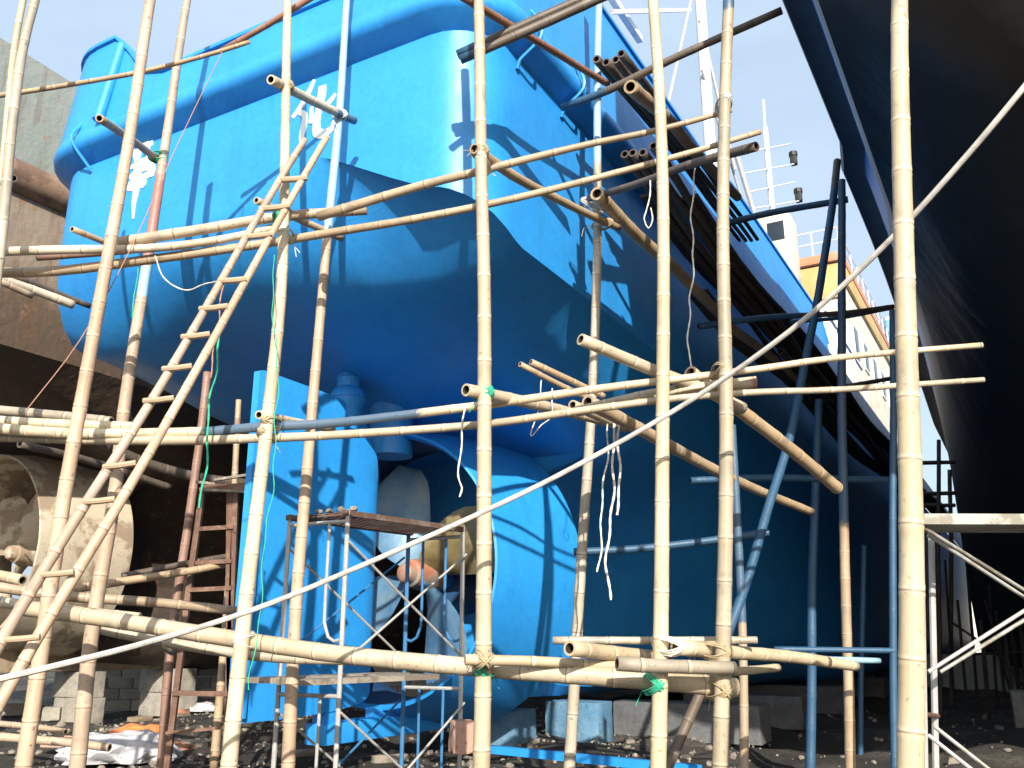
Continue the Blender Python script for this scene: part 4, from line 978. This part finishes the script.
# steel frame at the right edge
rf = empty('scaffold_tower', at(930, 768, 5.6)); rf.location.z = 0
tag(rf, 'steel frame scaffold with a pale alloy platform at the lower right edge', 'scaffold tower')
def rp(x, y, Y): return at(x, y, Y)-rf.location
def rtube(name, pts, wpx, m='steel', n=8):
    bm = bmesh.new(); P = [at(*p) for p in pts]
    if name == 'post': P[0] = P[0]+(P[0]-P[1])*((P[0].z+.05)/(P[1].z-P[0].z))
    add_tube(bm, [p-rf.location for p in P], wpx*.5*depth(P[0])/F, n); return done(bm, name, M[m], rf)
rtube('post', [(926, 800, 5.6), (921, 514, 5.6)], 6)
rtube('post', [(937, 820, 6.2), (931, 528, 6.2)], 7)
rtube('post', [(1120, 830, 5.6), (1110, 514, 5.6)], 6)
for a, b, wv, m in (((924, 528, 5.6), (1040, 600, 6.0), 4, 'alu'), ((928, 535, 5.75), (1044, 610, 6.1), 4, 'steel'), ((928, 672, 5.65), (1060, 588, 5.9), 4, 'steel'), ((940, 672, 5.8), (1060, 598, 6.0), 4, 'alu'), ((935, 727, 5.7), (1000, 778, 5.6), 4, 'alu'), ((928, 735, 5.6), (985, 780, 5.5), 4, 'steel')):
    rtube('brace', [a, b], wv, m)
rtube('transom_bar', [(921, 714, 5.62), (938, 716, 6.2)], 5, 'rust')
p0 = at(920, 520, 5.55); bm = bmesh.new(); dirx = Vector((1, .02, 0)).normalized(); diry = Vector((.42, .9, 0)).normalized()
def rslab(a, lx, ly, z, t):
    vs = [bm.verts.new(a+dirx*sx*lx+diry*sy*ly+Z*(z+h)-rf.location) for h in (0, t) for sx, sy in ((0, 0), (1, 0), (1, 1), (0, 1))]
    for q in ((0, 1, 2, 3), (4, 5, 6, 7), (0, 1, 5, 4), (1, 2, 6, 5), (2, 3, 7, 6), (3, 0, 4, 7)): bm.faces.new([vs[i] for i in q])
rslab(p0, 1.9, .5, -.025, .065); done(bm, 'platform', M['alu'], rf, smooth=False)

# ================================================================== ropes and lines
rope = lambda nm, lab, pts, w_, m, g='ropes on the scaffold', c='rope': tube_thing(nm, lab, c, pts, w_*.7, M[m], g)
tube_thing('hose', 'long pale hose rising from the lower left to the upper right across the whole scaffold', 'hose',
    [Vector((-8.0, 3.2, .05)), at(-30, 686, 4.9)*3.2-at(80, 660, 5.2)*2.2, at(-30, 686, 4.9)*2-at(80, 660, 5.2), at(-30, 686, 4.9), (80, 660, 5.2), (160, 639, 5.6), (250, 611, 6.0), (340, 575, 6.2), (483, 512, 6.2), (580, 464, 6.2), (690, 401, 6.1), (790, 331, 5.6), (873, 257, 5.2), (950, 175, 4.8), (1050, 55, 4.4), (1250, -200, 4.0)], 5.2, M['rope_grey'])
rope('rope', 'white rope tail hanging longest of three below the middle ledgers', [(617, 410, 8.0), (613, 470, 8.0), (610, 530, 8.02), (607, 575, 8.0), (610, 600, 8.0)], 3.5, 'rope_white')
rope('rope', 'greenish rope tail hanging leftmost of three below the middle ledgers', [(607, 408, 8.0), (606, 460, 8.0), (601, 530, 8.0), (597, 572, 8.0)], 2.6, 'rope_white')
rope('rope', 'frayed white rope tail shortest of three below the middle ledgers', [(620, 420, 8.0), (619, 470, 8.0), (616, 515, 8.0)], 3.6, 'rope_white')
rope('rope', 'knotted thin white rope hanging left of the centre standard', [(465, 405, 7.2), (462, 450, 7.2), (459, 480, 7.2), (461, 488, 7.2), (457, 497, 7.2)], 2.6, 'rope_white')
rope('rope', 'thin white rope hanging down the hull between two standards', [(694, 165, 7.9), (692, 260, 7.9), (691, 310, 7.9), (687, 350, 7.9), (691, 374, 7.9)], 2.2, 'rope_white')
rope('rope', 'white rope noose hanging under the grey ledger', [(650, 180, 8.2), (649, 208, 8.2), (646, 219, 8.2), (649, 228, 8.2), (652, 220, 8.2), (650, 208, 8.2)], 2.0, 'rope_white')
rope('twine', 'bright green twine hanging beside the bamboo ladder', [(219, 330, 7.4), (215, 370, 7.4), (210, 410, 7.4), (207, 450, 7.4), (202, 485, 7.4), (199, 508, 7.4)], 3, 'rope_green', c='twine')
rope('twine', 'thin green twine running down the standard left of the rudder', [(272, 255, 7.15), (275, 330, 7.15), (277, 420, 7.2), (272, 480, 7.2), (264, 560, 7.2), (256, 640, 7.2), (250, 690, 7.2)], 1.6, 'rope_green', c='twine')
rope('line', 'thin faded brown line slanting from the sky down to the left standards', [(222, 52, 8.0), (175, 150, 7.8), (130, 250, 7.4), (80, 340, 7.2), (25, 412, 7.2)], 1.5, 'rope_pink', c='rope')
rope('twine', 'short green twine end hanging below the upper ledgers at left', [(139, 268, 7.5), (136, 295, 7.5), (131, 318, 7.5)], 1.8, 'rope_green', c='twine')
rope('rope', 'loose white rope loop hanging from the upper ledgers beside the ladder', [(155, 256, 7.5), (168, 280, 7.5), (185, 290, 7.5), (205, 284, 7.4), (218, 280, 7.2)], 1.8, 'rope_white')
rope('twine', 'green white twine loop under the split poles', [(541, 380, 7.5), (538, 415, 7.5), (533, 436, 7.5), (541, 425, 7.5), (551, 415, 7.5), (551, 388, 7.5)], 1.6, 'rope_white', c='twine')
rope('rope', 'dangling rope with a grey knot beside the ladder', [(221, 284, 7.5), (219, 330, 7.5), (213, 360, 7.5), (209, 378, 7.5)], 2.2, 'rope_pink')
# lashings where standards and ledgers cross
STD = (('pale bamboo standard leaning', 'far left leaning standard'), ('thin standard with a red', 'red painted standard'), ('bamboo standard directly left of the rudder', 'standard left of the rudder'), ('thin standard painted pale blue', 'pale blue topped standard'),
    ('straight bamboo standard', 'centre standard'), ('thin standard close to the blue hull', 'thin hull standard'), ('bamboo standard passing', 'standard before the sawn stubs'), ('bamboo standard weathered', 'grey topped standard'), ('thickest and nearest', 'thickest standard'))
LED = (('long upper ledger', 'thin tipped upper ledger'), ('long lower ledger', 'long sagging ledger'), ('pale ledger entering', 'pale left upper ledger'), ('broad ledger ending', 'broad upper left ledger'), ('thick ledger ending', 'broad upper left ledger'), ('short sloping stub over', 'stub over the second character'), ('short sloping stub crossing', 'stub beside the first character'),
    ('long putlog from the centre', 'putlog running from it to the hull'), ('upper middle ledger', 'upper middle ledger'), ('lower middle ledger', 'lower middle ledger'), ('sloping putlog with', 'open ended putlog'), ('thickest low ledger', 'thickest low ledger'), ('pale sawn pole lying', 'pale sawn pole'), ('thick curved stub', 'curved stub'), ('long putlog from above', 'long middle putlog'), ('grey ledger running', 'grey upper ledger'), ('thin bamboo rod', 'thin high rod'))
def find(lst):
    out = []
    for key, nm in lst:
        for lab, ax, r0, r1 in AX:
            if lab.startswith(key): out.append((nm, ax, r0, r1))
    return out
rnd = random.Random(12)
for sn, sa, s0, s1 in find(STD):
    for ln_, la, l0, l1 in find(LED):
        best = min(((p-q).length, i, k_) for i, p in enumerate(sa) for k_, q in enumerate(la))
        d, i, k_ = best
        if d > .25: continue
        p, q = sa[i], la[k_]; rs = s0+(s1-s0)*i/len(sa); rl_ = l0+(l1-l0)*k_/len(la)
        sd_ = (sa[min(i+2, len(sa)-1)]-sa[max(i-2, 0)]).normalized(); ld_ = (la[min(k_+2, len(la)-1)]-la[max(k_-2, 0)]).normalized()
        n = sd_.cross(ld_).normalized(); half = abs((q-p).dot(n))/2; c = (p+q)/2
        bm = bmesh.new()
        for sg in (1, -1):
            e = (sd_+ld_*sg).normalized(); f = n.cross(e).normalized()
            P = []
            turns = 4
            for t in range(turns*16+1):
                a = t/16*2*math.pi
                P.append(n*math.cos(a)*(half+max(rs, rl_)*1.12)+f*math.sin(a)*max(rs, rl_)*1.30+e*((t/16-turns/2)*.011+.003*math.sin(t)))
            add_tube(bm, P, .0055, 5)
        st = P[-1]
        for _ in range(2):
            dv = Vector((rnd.uniform(-.12, .12), rnd.uniform(-.1, 0), rnd.uniform(-.2, -.06))); add_tube(bm, spline([st, st+dv*.5+Vector((rnd.uniform(-.04, .04), -.02, .02)), st+dv], .03), .0035, 5)
        o = done(bm, 'lashing', M[rnd.choice(('rope_white', 'rope_straw', 'rope_straw', 'rope_straw', 'rope_white', 'rope_green'))]); o.location = c
        tag(o, 'twine lashing of the %s on the %s' % (ln_, sn), 'lashing', 'lashings at the crossings')
# ================================================================== blocks, rubble, litter
def block(name, label, cat, c, s, m, rz=0, group=None, bev=.02, tilt=0):
    bm = bmesh.new(); add_box(bm, Vector((0, 0, s[2]/2)), s, bev=bev)
    bmesh.ops.subdivide_edges(bm, edges=[e for e in bm.edges if e.calc_length() > .12], cuts=2, use_grid_fill=True)
    rnd = random.Random(int(c.x*100+c.y*37))
    for v in bm.verts: v.co += Vector((rnd.uniform(-1, 1), rnd.uniform(-1, 1), rnd.uniform(-1, 1)))*.008
    o = done(bm, name, M[m], angle=50); o.location = c; o.rotation_euler = (tilt, 0, rz); return tag(o, label, cat, group)
KG = 'keel blocks under the brown ship'
def stack(u, v, n, s, m, labs, g, z0=-.08):
    z = z0
    for i in range(n):
        block('concrete_block', labs[i], 'block', W(u+random.uniform(-.04, .04), v+random.uniform(-.04, .04), z), s, m, -AZ+random.uniform(-.06, .06), g); z += s[2]+.003
stack(1.0, D3, 2, (1.1, .55, .5), 'concrete', ['lower concrete block under the brown ship\'s nozzle', 'upper concrete block under the brown ship\'s nozzle'], KG)
stack(3.2, D3+.1, 2, (1.0, .5, .52), 'concrete', ['lower pale block of the second pile under the brown keel', 'upper pale block of the second pile under the brown keel'], KG)
stack(5.6, D3, 2, (1.2, .6, .52), 'concrete', ['lower block of the pile under the brown keel behind the rusty ladder', 'upper block of the pile under the brown keel behind the rusty ladder'], KG)
stack(8.4, D3, 2, (1.2, .6, .52), 'concrete', ['lower block of the farthest pile under the brown keel', 'upper block of the farthest pile under the brown keel'], KG)
BG = 'keel blocks under the blue ship'
stack(3.5, .2, 1, (1.2, .7, .62), 'concrete_blue', ['blue stained keel block just behind the nozzle foot'], BG)
stack(5.2, .9, 1, (1.0, .6, .66), 'concrete_blue', ['blue stained block leaning under the nozzle\'s right'], BG)
stack(6.5, 2.4, 1, (2.6, .8, .62), 'concrete_dark', ['long grey block under the blue hull right of the hull standard'], BG)
stack(9.5, 2.6, 1, (2.4, .8, .62), 'concrete_dark', ['long grey block deeper under the blue hull'], BG)
stack(14, 2.6, 1, (2.4, .8, .62), 'concrete_dark', ['long grey block far under the blue hull, nearly hidden in shade'], BG)
for k in range(3):
    stack(20+k*14, 2.7, 1, (2.4, .8, .62), 'concrete_dark', ['distant keel block under the blue hull, %s of three' % ('nearest', 'middle', 'farthest')[k]], BG)
DG = 'keel blocks under the dark ship'
for k in range(5):
    stack(12+k*12, DR-2.6, 1, (2.2, .9, .7), 'concrete', ['keel block under the dark ship, %s from the stern' % ('first', 'second', 'third', 'fourth', 'fifth')[k]], DG)
pa_, pb_ = on_z(488, 749, .16), on_z(700, 770, .16); bm = bmesh.new(); beam(bm, Vector((0, 0, 0)), pb_-pa_, .10, .10); o = done(bm, 'steel_beam', M['gear_blue'], smooth=False); o.location = pa_
tag(o, 'blue painted steel beam lying on the ground right of the red brick end', 'beam')
block('brick', 'red brick end standing at the foot of the centre standard', 'brick', at(462, 742, 9.6)-Z*.1, (.22, .22, .3), 'board', .3)
block('brick', 'red brick fragment lying by the white sack near the rusty ladder', 'brick', on_z(183, 714, .12), (.25, .12, .1), 'brickred', .6)
o = block('board', 'faded pink board lying on the slag at lower left', 'board', on_z(95, 745, .1), (1.5, .5, .06), 'board', -.25, tilt=R(6), bev=.008)
def crumple(name, label, cat, c, sx, sy, sz, m, seed, rz=0):
    bm = bmesh.new(); bmesh.ops.create_icosphere(bm, subdivisions=4, radius=1); rnd = random.Random(seed)
    ds = [(Vector((rnd.uniform(-1, 1), rnd.uniform(-1, 1), rnd.uniform(-1, 1))).normalized(), rnd.uniform(2, 9), rnd.uniform(0, 6)) for _ in range(14)]
    for v in bm.verts:
        n = v.co.normalized(); f = 1+sum(abs(math.sin(n.dot(d)*k_+p_))*.11-.06 for d, k_, p_ in ds)
        v.co = Vector((n.x*f*sx, n.y*f*sy, max(-.15*sz, n.z*f*sz)))
    o = done(bm, name, M[m], angle=28); o.location = c; o.rotation_euler = (0, 0, rz); return tag(o, label, cat)
crumple('plastic_sheet', 'crumpled whitish plastic sheet on the ground at lower left', 'plastic sheet', on_z(118, 757, .03), .7, .4, .3, 'sack', 3, .1)
crumple('rag', 'crumpled orange cloth beside the plastic sheet', 'cloth', on_z(140, 740, .03), .42, .3, .2, 'rag', 5, .4)
o = crumple('sack', 'white printed sack lying under the brown keel by the rusty ladder', 'sack', on_z(204, 710, .05), .30, .18, .14, 'sack', 9)
for k, (mm, dx) in enumerate((('yellow', .05), ('blueprint', -.1))):
    bm = bmesh.new(); add_box(bm, Vector((dx, -.15, .04)), (.09, .05, .07), bev=.02); done(bm, 'print_patch', M[mm], o)
crumple('rag', 'dark red scrap of cloth right of the orange cloth', 'cloth', on_z(172, 748, .02), .28, .2, .07, 'brickred', 11)
crumple('plastic_bag', 'small blue plastic bag on the slag near the scaffold tower', 'bag', on_z(331, 737, .05), .16, .13, .17, 'gear_blue', 15)
for k, (px, py, ln, rz, m, lab) in enumerate(((28, 706, .9, .3, 'plank', 'grey timber offcut on the slag at far lower left'), (84, 712, .7, -.5, 'plank', 'short timber offcut before the pale keel blocks'), (140, 718, .5, .9, 'old_keel', 'beige timber wedge on the ground right of the keel blocks'),
        (52, 717, .34, .2, 'concrete', 'broken concrete lump at lower left before the keel blocks'), (12, 712, .4, .7, 'concrete', 'broken concrete lump at the far lower left edge'), (70, 700, .38, .1, 'concrete', 'broken concrete lump under the brown ship\'s nozzle'), (300, 752, .6, .4, 'plank', 'dark timber offcut below the rudder'), (196, 742, .5, -.2, 'plank', 'timber offcut at the foot of the rusty ladder'), (390, 757, .5, .5, 'plank', 'timber offcut inside the scaffold tower\'s feet'))):
    hh = .26 if 'lump' in lab else .09
    block('timber_offcut' if 'timber' in lab else 'broken_block', lab, 'timber' if 'timber' in lab else 'concrete lump', on_z(px, py, .06)-Z*.06, (ln, .26 if hh > .1 else .14, hh), m, rz, 'litter on the slag', .015, R(3))
bm = bmesh.new()
for r_ in range(4):
    for c_ in range(16):
        add_box(bm, Vector(((c_+(r_ % 2)*.5)*.62, random.uniform(-.015, .015), .13+r_*.265)), (.60, .28, .25), bev=.012)
o = done(bm, 'block_wall', M['concrete']); o.location = at(95, 690, 23.5)-Z*at(95, 690, 23.5).z-Z*.08; o.rotation_euler = (0, 0, .12)
tag(o, 'low wall of grey concrete blocks behind the brown ship\'s keel blocks', 'wall')
# rubble strewn over the ground: uncountable
bm = bmesh.new(); rnd = random.Random(21)
proto = bmesh.new(); bmesh.ops.create_icosphere(proto, subdivisions=1, radius=1)
pv = [v.co.copy() for v in proto.verts]; pf = [[v.index for v in f.verts] for f in proto.faces]; proto.free()
for i in range(2600):
    y = rnd.uniform(9.5, 24); x = rnd.uniform(-.62*y-1, .25*y) if i % 4 else rnd.uniform(-.6*y, .6*y); s = .015+.06*rnd.random()**3
    if i % 60 == 0: s *= 2
    rot = Matrix.Rotation(rnd.uniform(0, 6), 3, 'Z') @ Matrix.Rotation(rnd.uniform(0, 3), 3, 'X'); sc = Vector((rnd.uniform(.7, 1.5), rnd.uniform(.6, 1.2), rnd.uniform(.4, .9)))
    c = Vector((x, y, gh(x, y)-.06+s*.25))
    vs = [bm.verts.new(c+rot @ Vector((p.x*sc.x, p.y*sc.y, p.z*sc.z))*s*rnd.uniform(.85, 1.15)) for p in pv]
    for f in pf: bm.faces.new([vs[j] for j in f])
tag(done(bm, 'rubble', M['rubble'], smooth=False), kind='stuff')
bm = bmesh.new(); add_box(bm, Vector((0, 0, .6)), (11, .5, 1.2), bev=.05); o = done(bm, 'low_wall', M['wall_far']); o.location = W(26, 9, -.08); o.rotation_euler = (0, 0, -AZ)
tag(o, 'low pale wall beyond the props under the dark ship', 'wall')
rnd = random.Random(4); props = []
for px, Y, y0 in ((946, 24, 560), (958, 22, 600), (969, 25, 570), (979, 21, 620), (988, 24, 585), (996, 22, 610), (1004, 20, 620), (1011, 23, 615), (1019, 21, 622), (1030, 22, 610)):
    bm = bmesh.new(); b_ = at(px, 640, Y); b_.z = -.1; t_ = at(px+rnd.uniform(-2, 2), y0, Y)
    add_tube(bm, [Vector((0, 0, 0)), t_-b_], rnd.uniform(.03, .055), 8); o = done(bm, 'prop', M['prop_wood']); o.location = b_
    tag(o, 'thin dark prop standing in the thicket under the dark ship', 'prop', 'props under the dark ship')
for (x0, y0, x1, y1, Y) in ((948, 620, 1000, 655, 22), (985, 600, 1010, 690, 21.5), (1000, 655, 1026, 690, 21), (950, 655, 1030, 652, 21.7)):
    bm = bmesh.new(); a_, b_ = at(x0, y0, Y), at(x1, y1, Y); add_tube(bm, [a_-b_, Vector((0, 0, 0))], .03, 8); o = done(bm, 'brace_pole', M['prop_wood']); o.location = b_
    tag(o, 'thin dark brace pole tied across the thicket of props', 'brace pole', 'brace poles of the prop thicket')
# pale wall far off between the ships
bm = bmesh.new(); add_box(bm, Vector((0, 0, 3.2)), (70, 1.0, 6.4), bev=.1); o = done(bm, 'far_wall', M['wall_far']); o.location = W(125, 5, -.1); o.rotation_euler = (0, 0, -AZ)
tag(o, 'pale sunlit wall far away beyond the bows of the ships', 'wall')

# ================================================================== camera and render
cd = bpy.data.cameras.new('camera'); cd.sensor_width = 36; cd.lens = 36*F/1024; cd.clip_end = 3000; cd.clip_start = .05
co = bpy.data.objects.new('camera', cd); COL.objects.link(co); co.location = CAM; co.rotation_euler = (math.pi/2+TH, 0, 0)
SC.camera = co
SC.view_settings.view_transform = 'Standard'; SC.view_settings.look = 'None'; SC.view_settings.gamma = 1; SC.view_settings.use_curve_mapping = False
SC.view_settings.exposure = .6
